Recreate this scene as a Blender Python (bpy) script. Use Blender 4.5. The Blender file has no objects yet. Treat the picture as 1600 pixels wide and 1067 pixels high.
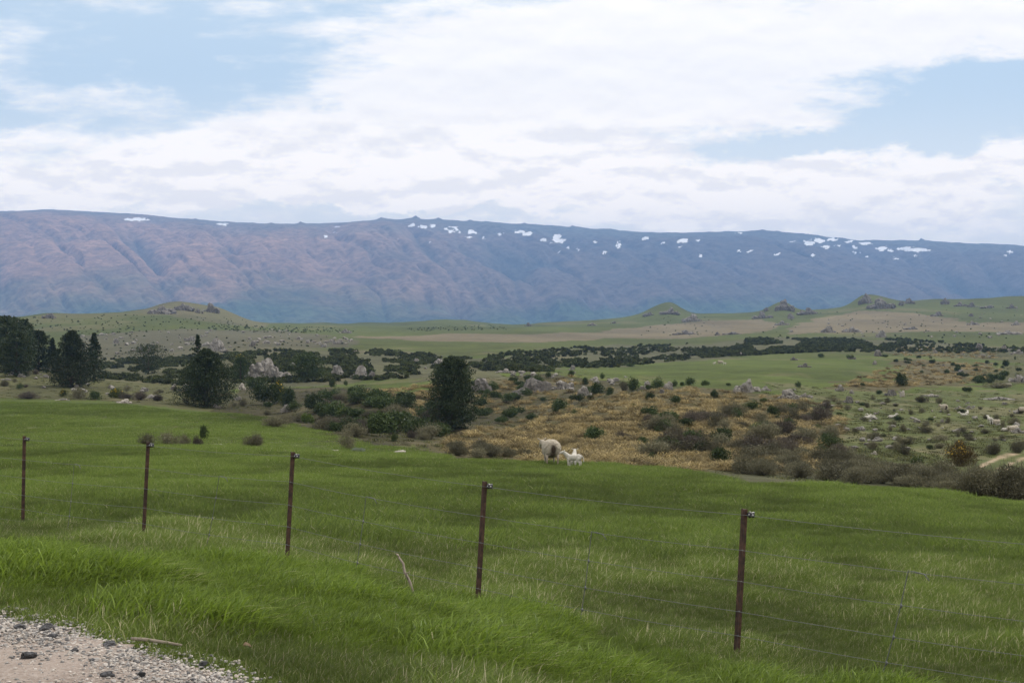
import bpy, math, random
import numpy as np
from mathutils import Vector, Matrix
sc = bpy.context.scene
COL = sc.collection
F = 2400.0            # focal length in pixels of the 1600 px wide photograph
HOR = 500.0           # image row of the true horizon
# ------------------------------------------------------------------ camera
cam = bpy.data.cameras.new("camera"); co = bpy.data.objects.new("camera", cam); COL.objects.link(co)
co.location = (0, 0, 0); co.rotation_euler = (math.radians(90), 0, 0)
cam.sensor_width = 36; cam.lens = 36*F/1600; cam.shift_y = -(533.5-HOR)/1600
cam.clip_start = 0.1; cam.clip_end = 60000
sc.camera = co
# ------------------------------------------------------------------ light
SUN_EL, SUN_AZ = 50.0, 42.0      # azimuth clockwise from the view direction
sun = bpy.data.lights.new("sun", 'SUN'); so = bpy.data.objects.new("sun", sun); COL.objects.link(so)
sun.energy = 3.3; sun.angle = math.radians(0.6); sun.color = (1, 0.95, 0.87)
e, a = math.radians(SUN_EL), math.radians(SUN_AZ)
sd = Vector((math.cos(e)*math.sin(a), math.cos(e)*math.cos(a), math.sin(e)))
so.rotation_euler = sd.to_track_quat('Z', 'Y').to_euler()
vs = sc.view_settings
sc.display_settings.display_device = 'sRGB'
vs.view_transform = 'Standard'; vs.look = 'None'; vs.gamma = 1; vs.use_curve_mapping = False; vs.exposure = 0.0
sc.cycles.use_denoising = True
sc.cycles.max_bounces = 6; sc.cycles.diffuse_bounces = 2; sc.cycles.glossy_bounces = 1
sc.cycles.transmission_bounces = 2; sc.cycles.transparent_max_bounces = 8; sc.cycles.volume_bounces = 0
sc.cycles.caustics_reflective = False; sc.cycles.caustics_refractive = False

class NT:
    """small helper for node trees"""
    def __init__(s, tree): s.t = tree; s.n = tree.nodes; s.l = tree.links
    def new(s, typ, **kw):
        nd = s.n.new(typ)
        for k, v in kw.items():
            if k.startswith('i_'):
                key = k[2:]; key = int(key) if key.isdigit() else key.replace('_', ' ')
                s.set(nd.inputs[key], v)
            else: setattr(nd, k, v)
        return nd
    def set(s, inp, v):
        if isinstance(v, bpy.types.NodeSocket): s.l.new(v, inp)
        else: inp.default_value = v
    def m(s, op, a, b=0.0, c=None, clamp=False):
        nd = s.n.new('ShaderNodeMath'); nd.operation = op; nd.use_clamp = clamp
        s.set(nd.inputs[0], a); s.set(nd.inputs[1], b)
        if c is not None: s.set(nd.inputs[2], c)
        return nd.outputs[0]
    def mix(s, f, a, b, bt='MIX'):
        nd = s.n.new('ShaderNodeMix'); nd.data_type = 'RGBA'; nd.blend_type = bt; nd.clamp_factor = True
        s.set(nd.inputs[0], f); s.set(nd.inputs[6], a); s.set(nd.inputs[7], b)
        return nd.outputs[2]
    def ss(s, x, lo, hi, a=0.0, b=1.0):
        nd = s.n.new('ShaderNodeMapRange'); nd.interpolation_type = 'SMOOTHSTEP'
        s.set(nd.inputs[0], x); nd.inputs[1].default_value = lo; nd.inputs[2].default_value = hi
        nd.inputs[3].default_value = a; nd.inputs[4].default_value = b
        return nd.outputs[0]
    def noise(s, vec, scale, detail=4, rough=0.5, dist=0.0):
        nd = s.n.new('ShaderNodeTexNoise'); s.set(nd.inputs['Vector'], vec)
        nd.inputs['Scale'].default_value = scale; nd.inputs['Detail'].default_value = detail
        nd.inputs['Roughness'].default_value = rough; nd.inputs['Distortion'].default_value = dist
        return nd.outputs[0]
    def xyz(s, x, y, z):
        nd = s.n.new('ShaderNodeCombineXYZ'); s.set(nd.inputs[0], x); s.set(nd.inputs[1], y); s.set(nd.inputs[2], z)
        return nd.outputs[0]
def C4(c): return (c[0], c[1], c[2], 1.0)

# ------------------------------------------------------------------ world: sky and high clouds
w = bpy.data.worlds.new("World"); sc.world = w; w.use_nodes = True
T = NT(w.node_tree); T.n.clear()
sky = T.new('ShaderNodeTexSky'); sky.sky_type = 'NISHITA'; sky.sun_disc = False
sky.sun_elevation = e; sky.sun_rotation = a; sky.air_density = 1.0; sky.dust_density = 0.6; sky.ozone_density = 1.0
tc = T.new('ShaderNodeTexCoord').outputs['Generated']
sp = T.new('ShaderNodeSeparateXYZ', i_0=tc)
X, Y, Z = sp.outputs
ay = T.m('MAXIMUM', T.m('ABSOLUTE', Y), 0.05)
tx = T.m('DIVIDE', X, ay); tz = T.m('DIVIDE', Z, ay)          # tangents of bearing and height
gx = T.m('MULTIPLY', tx, F/1000.0)                            # -0.8 .. 0.8 across the view
gz = T.m('MULTIPLY', tz, F/1000.0)                            # 0.5 at the top of the view, 0 at the horizon
def blob(cx, cz, rx, rz, rot=0.0, x=None, z=None):
    dx = T.m('SUBTRACT', x or gx, cx); dz = T.m('SUBTRACT', z or gz, cz)
    c, s_ = math.cos(rot), math.sin(rot)
    a_ = T.m('ADD', T.m('MULTIPLY', dx, c/rx), T.m('MULTIPLY', dz, s_/rx))
    b_ = T.m('ADD', T.m('MULTIPLY', dx, -s_/rz), T.m('MULTIPLY', dz, c/rz))
    r2 = T.m('ADD', T.m('MULTIPLY', a_, a_), T.m('MULTIPLY', b_, b_))
    return T.m('EXPONENT', T.m('MULTIPLY', r2, -1.0))
def xx(px): return (px-800)/1000.0
def zz(py): return (500-py)/1000.0
def add(*v):
    r = v[0]
    for q in v[1:]: r = T.m('ADD', r, q)
    return r
def sc_(v, k): return T.m('MULTIPLY', v, k)
# warped coordinates for ragged cloud borders
nv = T.xyz(sc_(gx, 2.2), 0.0, sc_(gz, 7.0))
wn = T.noise(nv, 2.0, 5, 0.6); wn2 = T.noise(T.xyz(sc_(gx, 3.2), 3.7, sc_(gz, 6.0)), 2.6, 6, 0.62)
wx = T.m('ADD', gx, sc_(T.m('SUBTRACT', wn, 0.5), 0.34))
wz = T.m('ADD', gz, sc_(T.m('SUBTRACT', wn2, 0.5), 0.12))
B = lambda px, py, rx, rz, rot=0.0: blob(xx(px), zz(py), rx/1000., rz/1000., rot, wx, wz)
cloud = add(sc_(B(1000, 70, 430, 110, 0.0), 1.25), sc_(B(720, 150, 330, 80), 0.9), sc_(B(650, 225, 420, 45), .8), sc_(B(1560, 20, 200, 62), 1.0),
            sc_(B(400, 262, 380, 44), 1.0), sc_(B(60, 300, 180, 34), .75), sc_(B(950, 280, 330, 44), 0.95),
            sc_(B(1350, 285, 420, 46, 0.07), .95), sc_(B(1600, 250, 150, 36, 0.3), .6), sc_(B(120, 150, 220, 30, -.15), .5),
            sc_(B(1250, 345, 420, 22), .75), sc_(B(500, 312, 420, 22), .7), sc_(B(180, 322, 260, 14), .5), sc_(B(780, 310, 300, 20), .45), sc_(B(0, 225, 60, 22), .5), sc_(B(1150, 170, 330, 40, -.05), .4), sc_(B(60, 60, 300, 60), 0.22),
            sc_(B(330, 90, 90, 12, -.1), .3))
holes = add(sc_(B(300, 110, 250, 65), .62), sc_(B(1300, 222, 260, 22, 0.04), .9), sc_(B(1480, 155, 170, 48, .2), 1.1), sc_(B(520, 168, 60, 14), .25),
            sc_(B(800, 338, 330, 8), .55), sc_(B(1560, 292, 110, 8), .45))
fine = T.noise(T.xyz(sc_(gx, 3.0), 9.1, sc_(gz, 11.0)), 3.0, 7, 0.6)
veil = T.noise(T.xyz(sc_(gx, 1.2), 5.5, sc_(gz, 6.0)), 1.6, 4, 0.5)
front = T.ss(Y, 0.0, 0.25)
gen = T.noise(T.xyz(T.m('DIVIDE', X, T.m('ADD', T.m('MAXIMUM', Z, 0.0), .15)), T.m('DIVIDE', Y, T.m('ADD', T.m('MAXIMUM', Z, 0.0), .15)), 0.0), 1.1, 6, .6)
high = T.ss(gz, 0.5, 0.9)
fr = T.m('MULTIPLY', front, T.m('SUBTRACT', 1.0, high))
dens_f = add(cloud, sc_(holes, -1.0), sc_(T.m('SUBTRACT', fine, .5), 1.7), sc_(T.m('SUBTRACT', veil, .5), 1.0))
dens_b = sc_(T.m('SUBTRACT', gen, 0.22), 2.2)
mixf = T.new('ShaderNodeMix', data_type='FLOAT'); T.set(mixf.inputs[0], fr); T.set(mixf.inputs[2], dens_b); T.set(mixf.inputs[3], dens_f)
dens = mixf.outputs[0]
alpha = T.ss(dens, -0.10, 0.80)
# lit tops and greyer undersides of the cumulus bank
n1 = T.noise(T.xyz(sc_(gx, 3.0), 1.3, sc_(gz, 7.5)), 2.6, 6, .55)
n2 = T.noise(T.xyz(sc_(gx, 3.0), 1.3, sc_(T.m('SUBTRACT', gz, 0.014), 7.5)), 2.6, 6, .55)
rel = T.m('SUBTRACT', n1, n2)
lowb = T.m('MULTIPLY', T.ss(gz, 0.34, 0.24), T.ss(gz, 0.05, .12))
lit = T.m('ADD', 0.72, T.m('MULTIPLY', rel, T.m('ADD', 1.6, sc_(lowb, 7.5))), clamp=True)
ccol = T.mix(lit, (11.6, 11.2, 10.9, 1), (14.0, 13.3, 12.5, 1))
veilc = T.mix(T.ss(gz, .12, .40), (11.0, 11.0, 11.0, 1), (7.7, 9.3, 10.6, 1))
skyc = T.mix(0.8, sky.outputs[0], veilc)
gain = T.mix(T.ss(gz, .12, .40), (1.40, 1.28, 1.12, 1), (.96, .96, .96, 1))     # low sky brightened in colour to offset dimming by the haze
fin = T.mix(1.0, T.mix(alpha, skyc, ccol), gain, 'MULTIPLY')
bg = T.new('ShaderNodeBackground', i_Color=fin, i_Strength=0.1)
ow = T.new('ShaderNodeOutputWorld'); T.l.new(bg.outputs[0], ow.inputs[0])

# ------------------------------------------------------------------ numpy noise
_rs = np.random.RandomState(7); _L = _rs.rand(512, 512)
def vnoise(x, y, seed=0):
    x = np.asarray(x, float)+seed*37.13; y = np.asarray(y, float)+seed*91.7
    xi = np.floor(x).astype(int); yi = np.floor(y).astype(int); fx = x-xi; fy = y-yi
    fx = fx*fx*fx*(fx*(fx*6-15)+10); fy = fy*fy*fy*(fy*(fy*6-15)+10)
    g = lambda i, j: _L[i & 511, j & 511]
    return (g(xi, yi)*(1-fx)+g(xi+1, yi)*fx)*(1-fy)+(g(xi, yi+1)*(1-fx)+g(xi+1, yi+1)*fx)*fy
def fbm(x, y, o=4, seed=0, g=0.5):
    s = 0; a_ = 1; t = 0
    for k in range(o): s = s+a_*vnoise(x*2**k, y*2**k, seed+k*3); t += a_; a_ *= g
    return s/t-0.5
def ridged(x, y, o=4, seed=0, g=.5):
    s = 0; a_ = 1; t = 0
    for k in range(o): s = s+a_*(1-np.abs(2*vnoise(x*2**k, y*2**k, seed+k*5)-1)); t += a_; a_ *= g
    return s/t
def sstep(x, a_, b_):
    t = np.clip((x-a_)/(b_-a_), 0, 1); return t*t*(3-2*t)

# ------------------------------------------------------------------ object helpers
def mesh_np(name, V, Fc, smooth=True):
    """V (n,3) float, Fc list/array of faces (uniform 3 or 4)"""
    V = np.asarray(V, np.float32); Fc = np.asarray(Fc, np.int32)
    me = bpy.data.meshes.new(name); n, k = Fc.shape
    me.vertices.add(len(V)); me.vertices.foreach_set('co', V.ravel())
    me.loops.add(n*k); me.loops.foreach_set('vertex_index', Fc.ravel())
    me.polygons.add(n); me.polygons.foreach_set('loop_start', np.arange(0, n*k, k, dtype=np.int32))
    try: me.polygons.foreach_set('loop_total', np.full(n, k, np.int32))
    except Exception: pass
    me.polygons.foreach_set('use_smooth', np.full(n, smooth))
    me.update(calc_edges=True)
    return me
def vattr(me, name, arr, typ='FLOAT'):
    at = me.attributes.new(name, typ, 'POINT')
    if typ == 'FLOAT': at.data.foreach_set('value', np.asarray(arr, np.float32).ravel())
    elif typ == 'FLOAT_COLOR':
        a4 = np.ones((len(arr), 4), np.float32); a4[:, :3] = arr; at.data.foreach_set('color', a4.ravel())
    elif typ == 'FLOAT_VECTOR': at.data.foreach_set('vector', np.asarray(arr, np.float32).ravel())
    elif typ == 'INT': at.data.foreach_set('value', np.asarray(arr, np.int32).ravel())
def link(name, me, mat=None, parent=None, loc=None, label=None, cat=None, group=None, kind=None):
    o = bpy.data.objects.new(name, me); COL.objects.link(o)
    if mat and me is not None and not me.materials: me.materials.append(mat)
    if parent: o.parent = parent
    if loc is not None: o.location = loc
    tag(o, label, cat, group, kind)
    return o
def tag(o, label=None, cat=None, group=None, kind=None):
    if label: o['label'] = label
    if cat: o['category'] = cat
    if group: o['group'] = group
    if kind: o['kind'] = kind
def grid_faces(nr, nc):
    i = np.arange(nr-1)[:, None]*nc+np.arange(nc-1)[None, :]
    return np.stack([i, i+1, i+nc+1, i+nc], -1).reshape(-1, 4)

# ------------------------------------------------------------------ materials
def mat_new(name, rough=0.9, spec=0.2):
    m = bpy.data.materials.new(name); m.use_nodes = True
    t = NT(m.node_tree); b = t.n['Principled BSDF']
    b.inputs['Roughness'].default_value = rough; b.inputs['Specular IOR Level'].default_value = spec
    return m, t, b
def bump(t, b, h, strength=.5, dist=.1):
    bn = t.new('ShaderNodeBump'); bn.inputs['Strength'].default_value = strength; bn.inputs['Distance'].default_value = dist
    t.l.new(h, bn.inputs['Height']); t.l.new(bn.outputs[0], b.inputs['Normal'])
def attr(t, name, typ='GEOMETRY'):
    nd = t.new('ShaderNodeAttribute', attribute_name=name, attribute_type=typ); return nd
# ================================================================== TERRAIN
KD = [3, 5, 6.8, 8.2, 10, 12, 16, 21, 30, 42, 54, 65, 80, 95, 115, 140, 170, 210, 260, 330, 430, 560, 750, 1000, 1300, 1700, 2200, 3000, 4500, 7000, 9500]
NEAR = {  # drop in metres at the first eleven knots
 0:   [1.6, 1.6, 1.6, 1.6, 1.72, 1.95, 2.4, 2.78, 3.4, 4.15, 4.85],
 200: [1.6, 1.6, 1.6, 1.6, 1.75, 2.0, 2.45, 2.8, 3.4, 4.2, 4.9],
 400: [1.6, 1.6, 1.6, 1.68, 1.86, 2.12, 2.6, 2.85, 3.45, 4.2, 4.9],
 600: [1.6, 1.6, 1.66, 1.8, 2.0, 2.28, 2.72, 2.98, 3.5, 4.3, 5.05],
 700: [1.6, 1.62, 1.7, 1.86, 2.08, 2.4, 2.8, 3.02, 3.55, 4.33, 5.05],
 800: [1.6, 1.64, 1.75, 1.93, 2.18, 2.5, 2.85, 3.05, 3.6, 4.35, 5.08],
 1000:[1.62, 1.7, 1.88, 2.1, 2.38, 2.6, 2.9, 3.15, 3.75, 4.45, 5.15],
 1200:[1.65, 1.78, 2.0, 2.25, 2.5, 2.7, 2.98, 3.25, 3.85, 4.55, 5.6],
 1400:[1.7, 1.85, 2.12, 2.35, 2.56, 2.73, 3.0, 3.28, 3.9, 4.6, 6.0],
 1600:[1.75, 1.95, 2.2, 2.42, 2.6, 2.75, 3.02, 3.32, 3.95, 5.0, 6.4]}
FAR = {   # image row of the ground at the other knots (65 m .. 4500 m)
 0:   [700, 690, 680, 667, 653, 641, 628, 600, 572, 572, 560, 545, 520, 497, 500, 508, 515, 530],
 200: [702, 695, 683, 670, 657, 645, 630, 607, 596, 586, 572, 545, 516, 490, 487, 505, 515, 530],
 400: [703, 694, 684, 672, 660, 648, 655, 620, 597, 560, 545, 532, 522, 513, 507, 506, 514, 530],
 600: [712, 705, 690, 675, 672, 660, 620, 606, 597, 570, 552, 535, 523, 516, 511, 508, 514, 530],
 700: [716, 712, 703, 690, 682, 669, 645, 590, 582, 572, 553, 536, 524, 517, 512, 509, 514, 530],
 800: [728, 722, 705, 685, 666, 656, 650, 592, 582, 572, 548, 537, 525, 518, 513, 510, 514, 530],
 1000:[735, 722, 700, 672, 640, 617, 606, 598, 585, 572, 560, 545, 532, 521, 505, 497, 510, 530],
 1200:[750, 733, 705, 675, 648, 628, 608, 597, 583, 567, 556, 533, 524, 515, 500, 489, 505, 530],
 1400:[762, 735, 712, 690, 668, 648, 625, 607, 592, 570, 553, 540, 525, 508, 490, 475, 492, 530],
 1600:[765, 742, 716, 693, 672, 652, 632, 612, 600, 580, 556, 540, 522, 507, 489, 471, 485, 530]}
cols = sorted(NEAR)
KDa = np.array(KD, float)
tab = []
for c_ in cols:
    far = [(v-HOR)*d/F for v, d in zip(FAR[c_], KD[11:29])]
    tab.append(NEAR[c_]+far+[75.0, 90.0])
tab = np.array(tab)
def pchip(xk, yk, x):
    h = np.diff(xk); dl = np.diff(yk)/h; m_ = np.zeros(len(xk))
    for i in range(1, len(xk)-1):
        if dl[i-1]*dl[i] > 0:
            w1 = 2*h[i]+h[i-1]; w2 = h[i]+2*h[i-1]; m_[i] = (w1+w2)/(w1/dl[i-1]+w2/dl[i])
    m_[0] = dl[0]; m_[-1] = dl[-1]
    k = np.clip(np.searchsorted(xk, x)-1, 0, len(xk)-2); t = (x-xk[k])/h[k]; t = np.clip(t, 0, 1)
    return ((2*t**3-3*t**2+1)*yk[k]+(t**3-2*t**2+t)*h[k]*m_[k]+(-2*t**3+3*t**2)*yk[k+1]+(t**3-t**2)*h[k]*m_[k+1])
PXS = np.concatenate([np.linspace(-5000, -300, 30)[:-1], np.linspace(-300, -40, 14)[:-1], np.arange(-40, 1641, 3.0), np.linspace(1660, 1900, 13), np.linspace(2000, 6600, 30)])
DS = np.concatenate([np.exp(np.linspace(math.log(3.0), math.log(4600), 820)), np.linspace(4900, 9500, 12)])
rows = np.array([pchip(np.log(KDa), tab[i], np.log(DS)) for i in range(len(cols))])    # (cols, nd)
Zg = np.zeros((len(DS), len(PXS)))
for j in range(len(DS)): Zg[j] = np.interp(PXS, cols, rows[:, j])
# smooth across the bearing
kern = np.exp(-0.5*(np.arange(-30, 31)*3/42.0)**2); kern /= kern.sum()
i0 = np.searchsorted(PXS, -40); i1 = np.searchsorted(PXS, 1641)
seg = Zg[:, i0:i1]
pad = np.pad(seg, ((0, 0), (30, 30)), mode='edge')
Zg[:, i0:i1] = np.array([np.convolve(r, kern, 'valid') for r in pad])
Zg = -Zg
XG = (PXS[None, :]-800)/F*DS[:, None]; YG = DS[:, None]+0*XG
PXG = PXS[None, :]+0*XG
# distant tor hills
def hump(px, d, wpx, dd, h):
    global Zg
    s_ = np.where(PXG < px, wpx[0], wpx[1])
    Zg = Zg+h*np.exp(-((PXG-px)/s_)**2)*np.exp(-((YG-d)/dd)**2)
hump(290, 1650, (55, 70), 260, 15.0)
hump(345, 1650, (25, 40), 200, 5.0)
hump(75, 1450, (35, 40), 200, 3.0)
hump(1045, 2250, (42, 26), 300, 21.0)
Zg = Zg+6.0*np.maximum(fbm(XG/55., YG/160., 4, 8), 0)*sstep(YG, 1300, 1600)*sstep(YG, 2700, 2400)
hump(1222, 2250, (26, 20), 280, 15.0)
hump(1352, 2200, (24, 45), 280, 17.0)
hump(1470, 2250, (70, 70), 280, 4.0)
hump(1590, 2250, (50, 200), 300, 6.0)
hump(700, 2300, (60, 60), 300, 7.0)
# gully scars and roughness
rough = sstep(YG, 70, 110)*sstep(YG, 4400, 2500)
midr = sstep(YG, 75, 100)*sstep(YG, 420, 300)*sstep(PXG, 430, 560)
Zg += 0.10*fbm(XG/1.7, YG/1.7, 3, 1)*sstep(YG, 9, 12)*sstep(YG, 90, 40)
Zg += 0.35*fbm(XG/7, YG/7, 3, 2)*sstep(YG, 20, 45)*sstep(YG, 400, 150)
Zg += 1.6*fbm(XG/14, YG/14, 4, 3)*midr
Zg -= 2.2*np.exp(-((YG-np.interp(PXG, [380, 520, 640, 720, 860], [205, 175, 158, 150, 190]))/16.)**2)*sstep(PXG, 380, 470)*sstep(PXG, 880, 800)     # the creek cut
Zg += 1.1*fbm(XG/45., YG/60., 4, 4)*sstep(YG, 170, 260)*sstep(YG, 4400, 2500)+5.0*fbm(XG/210., YG/330., 4, 6)*sstep(YG, 500, 1100)*sstep(YG, 4400, 2500)
PYG = HOR-Zg*F/YG
RUN = np.minimum.accumulate(PYG, axis=0)
LD = np.log(DS[:820])
def gz_at(x, y):
    y = max(y, 3.0001); px = 800+F*x/y
    fj = np.interp(math.log(y), LD, np.arange(820)); fi = float(np.interp(px, PXS, np.arange(len(PXS))))
    j = min(int(fj), 818); i = min(int(fi), len(PXS)-2); a_, b_ = fj-j, fi-i
    return float((Zg[j, i]*(1-b_)+Zg[j, i+1]*b_)*(1-a_)+(Zg[j+1, i]*(1-b_)+Zg[j+1, i+1]*b_)*a_)
def gz_vec(x, y):
    y = np.maximum(y, 3.0001); px = 800+F*x/y
    fj = np.interp(np.log(y), LD, np.arange(820)); fi = np.interp(px, PXS, np.arange(len(PXS)))
    j = np.minimum(fj.astype(int), 818); i = np.minimum(fi.astype(int), len(PXS)-2); a_, b_ = fj-j, fi-i
    return (Zg[j, i]*(1-b_)+Zg[j, i+1]*b_)*(1-a_)+(Zg[j+1, i]*(1-b_)+Zg[j+1, i+1]*b_)*a_
def at(px, py, dmin=3.0, dmax=4500):
    """the point of the ground seen at a pixel of the photograph"""
    i = int(np.argmin(np.abs(PXS-px))); colp = PYG[:820, i]
    ok = np.where((RUN[:820, i] <= py) & (DS[:820] >= dmin))[0]
    j = ok[0] if len(ok) else int(np.argmin(RUN[:820, i]))
    y = min(DS[j], dmax); x = (px-800)/F*y
    return Vector((x, y, gz_at(x, y)))
# ---------------------------------------------------------------- land cover
def inpoly(px, py, poly):
    r = np.zeros(px.shape, bool); n = len(poly)
    for i in range(n):
        x1, y1 = poly[i]; x2, y2 = poly[(i+1) % n]
        if y1 == y2: continue
        c_ = ((y1 > py) != (y2 > py)) & (px < (x2-x1)*(py-y1)/(y2-y1)+x1); r ^= c_
    return r
def wn_(k, o=4):     # world-space noise, coarser for far ground
    a_ = fbm(XG/3., YG/5., o, k); b_ = fbm(XG/14., YG/26., o, k+1); c_ = fbm(XG/60., YG/150., o, k+2)
    u = sstep(YG, 100, 260); v = sstep(YG, 500, 1000)
    return (a_*(1-u)+b_*u)*(1-v)+c_*v
jx = 60*wn_(11); jy = 20*wn_(14)*sstep(YG, 3500, 60)
JX = PXG+jx; JY = PYG+jy
G_NEAR = (.068, .090, .020); G_PAD = (.060, .079, .016); G_FAR = (.060, .072, .018); BROWN = (.122, .102, .062)
TUSS = (.070, .060, .028); SCRUB = (.070, .070, .036); OLIVE = (.066, .066, .027); ROCKY = (.076, .072, .042)
cov = np.zeros(XG.shape+(3,)); cov[:] = G_NEAR
def paint(poly, colr, dmin=0, dmax=1e9, soft=None):
    m_ = (YG >= dmin) & (YG <= dmax)
    if poly is not None: m_ = m_ & inpoly(JX, JY, poly)
    cov[m_] = colr
cov[YG > 250] = G_PAD; cov[YG > 520] = G_FAR
paint(None, G_PAD, 58, 250)
P_ROUGH_L = [(-300, 570), (100, 570), (200, 580), (330, 600), (440, 640), (420, 650), (330, 642), (230, 632), (150, 627), (-300, 625)]
P_GULLY = [(330, 645), (380, 600), (560, 606), (700, 600), (760, 588), (880, 580), (1010, 590), (1060, 606), (900, 645), (800, 670), (720, 690), (700, 705), (600, 695), (520, 690), (430, 668)]
P_TUSS = [(660, 712), (700, 680), (850, 645), (980, 612), (1080, 602), (1180, 612), (1250, 622), (1280, 650), (1330, 700), (1360, 745), (1160, 760), (840, 735)]
P_SLOPE = [(1190, 600), (1300, 605), (1700, 615), (1700, 760), (1350, 745), (1290, 660)]
P_SHRUB = [(1080, 715), (1250, 705), (1400, 725), (1520, 745), (1700, 765), (1700, 800), (1150, 760)]
P_SC_A = [(100, 560), (350, 556), (420, 546), (560, 548), (640, 548), (690, 560), (760, 566), (790, 592), (690, 592), (560, 597), (400, 602), (340, 610), (150, 590)]
P_SC_B = [(690, 562), (880, 545), (950, 540), (1050, 540), (1180, 529), (1420, 531), (1600, 545), (1600, 552), (1430, 552), (1270, 550), (1150, 556), (1050, 565), (1000, 571), (850, 582), (760, 580)]
P_BR1 = [(560, 525), (700, 519), (900, 521), (1020, 511), (1100, 501), (1190, 500), (1218, 510), (1180, 521), (1000, 529), (850, 534), (700, 532)]
P_BR2 = [(1225, 516), (1270, 500), (1340, 488), (1430, 490), (1520, 500), (1700, 502), (1700, 514), (1450, 519), (1240, 526)]
P_ROCKL = [(120, 525), (300, 513), (430, 515), (560, 530), (545, 543), (400, 550), (120, 566)]
P_HILLT = [(190, 490), (290, 465), (350, 472), (450, 503), (400, 510), (300, 497)]
P_T2 = [(1380, 578), (1430, 562), (1560, 566), (1580, 600), (1420, 606), (1290, 608), (1300, 598)]
P_T3 = [(1340, 553), (1420, 540), (1700, 545), (1700, 565), (1500, 560)]
P_BUSHR = [(1540, 575), (1700, 560), (1700, 604), (1590, 602), (1480, 600)]
paint(P_ROUGH_L, OLIVE, 150); paint(P_GULLY, (.042, .038, .018), 85); paint(P_SLOPE, (.068, .080, .026), 60)
paint(P_TUSS, TUSS, 60); paint(P_SHRUB, SCRUB, 44, 90); paint(P_T2, TUSS, 200); paint(P_T3, OLIVE, 330); paint(P_BUSHR, OLIVE, 300)
paint(P_SC_A, SCRUB, 250); paint(P_SC_B, SCRUB, 300); paint(P_BR1, BROWN, 700); paint(P_BR2, BROWN, 700)
paint(P_ROCKL, ROCKY, 400); paint(P_HILLT, (.092, .088, .044), 1000)
paint([(550, 600), (620, 596), (700, 590), (700, 606), (610, 612)], G_PAD, 200)
paint([(820, 578), (1050, 566), (1200, 560), (1370, 573), (1420, 584), (1300, 600), (1000, 603), (900, 590)], G_PAD, 200)
# dry streaks, bare patches
dn = wn_(21)
cov *= (1+.8*wn_(17, 5))[..., None]
mk = sstep(dn, .12, .22)[..., None]*sstep(YG, 60, 90)[..., None]
slopem = (inpoly(JX, JY, P_SLOPE) & (YG > 60))[..., None]
cov = cov*(1-.35*mk)+np.array((.15, .125, .07))*.35*mk
dn2 = sstep(fbm(XG/5, YG/9, 4, 25), .02, .2)[..., None]*slopem
cov = cov*(1-.5*dn2)+np.array((.15, .13, .075))*.5*dn2
hollow = sstep(fbm(XG/3.1, YG/6.5, 3, 27), .05, .25)[..., None]*sstep(YG, 120, 80)[..., None]*sstep(YG, 14, 20)[..., None]
cov = cov*(1-.25*hollow)
# pale worn strip in the left paddock
strip = np.exp(-((PYG-(651+PXG*.012))/1.6)**2)*sstep(PXG, 330, 200)*(YG > 100)
cov = cov*(1-.5*strip[..., None])+np.array((.16, .14, .09))*.5*strip[..., None]
# wheel ruts of the farm track
def rut(pts, wpx):
    global cov
    for k in range(len(pts)-1):
        (x1, y1), (x2, y2) = pts[k], pts[k+1]
        t = np.clip(((JX*.3+PXG*.7-x1)*(x2-x1)+(PYG-y1)*(y2-y1))/((x2-x1)**2+(y2-y1)**2), 0, 1)
        dx = (PXG-x1-t*(x2-x1))*.6; dy = PYG-y1-t*(y2-y1)
        m_ = np.exp(-((dx*dx+dy*dy)/wpx**2)**1.5)*(YG > 55)*(YG < 130)*sstep(fbm(XG/.9, YG/1.6, 3, 31), -.22, .0)
        cov = cov*(1-m_[..., None])+np.array((.34, .26, .18))*m_[..., None]
rut([(1605, 706), (1570, 712), (1535, 727), (1515, 745)], 2.4)
rut([(1600, 716), (1580, 722), (1565, 742), (1590, 760)], 2.4); rut([(1560, 732), (1545, 745)], 2.2)
nr, nc = Zg.shape
V = np.stack([XG, YG, Zg], -1).reshape(-1, 3)
# ground behind and beside the camera
pre = []
for y in (-25, -12, -6, -2, 0.5, 1.8):
    r = V[:nc].copy(); r[:, 1] = y; r[:, 0] *= 1+(3-y)*.1; r[:, 2] = Zg[0]-0.0; pre.append(r)
V = np.concatenate(pre+[V]); nr2 = nr+len(pre)
covv = np.concatenate([np.tile(cov[0], (len(pre), 1, 1)), cov]).reshape(-1, 3)
gm = mesh_np('ground', V, grid_faces(nr2, nc)); vattr(gm, 'cover', covv, 'FLOAT_COLOR')
m, t, b = mat_new('turf', .95, .1)
cv = attr(t, 'cover').outputs['Color']; geo = t.new('ShaderNodeNewGeometry').outputs['Position']
nA = t.noise(geo, 3.0, 6, .65); nB = t.noise(geo, .22, 5, .6); nC = t.noise(geo, 22, 3, .6)
hgt = t.m('ADD', nA, t.m('ADD', t.m('MULTIPLY', nB, 1.5), t.m('MULTIPLY', nC, .2)))
val = t.ss(t.m('ADD', t.m('MULTIPLY', nA, .5), t.m('MULTIPLY', nB, .5)), .3, .7, .72, 1.28)
hs = t.new('ShaderNodeVectorMath', operation='SCALE'); t.l.new(cv, hs.inputs[0]); t.l.new(val, hs.inputs['Scale'])
t.l.new(hs.outputs[0], b.inputs['Base Color']); bump(t, b, hgt, .6, .25)
ground = link('ground', gm, m, kind='structure')
M_TURF = m

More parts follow.
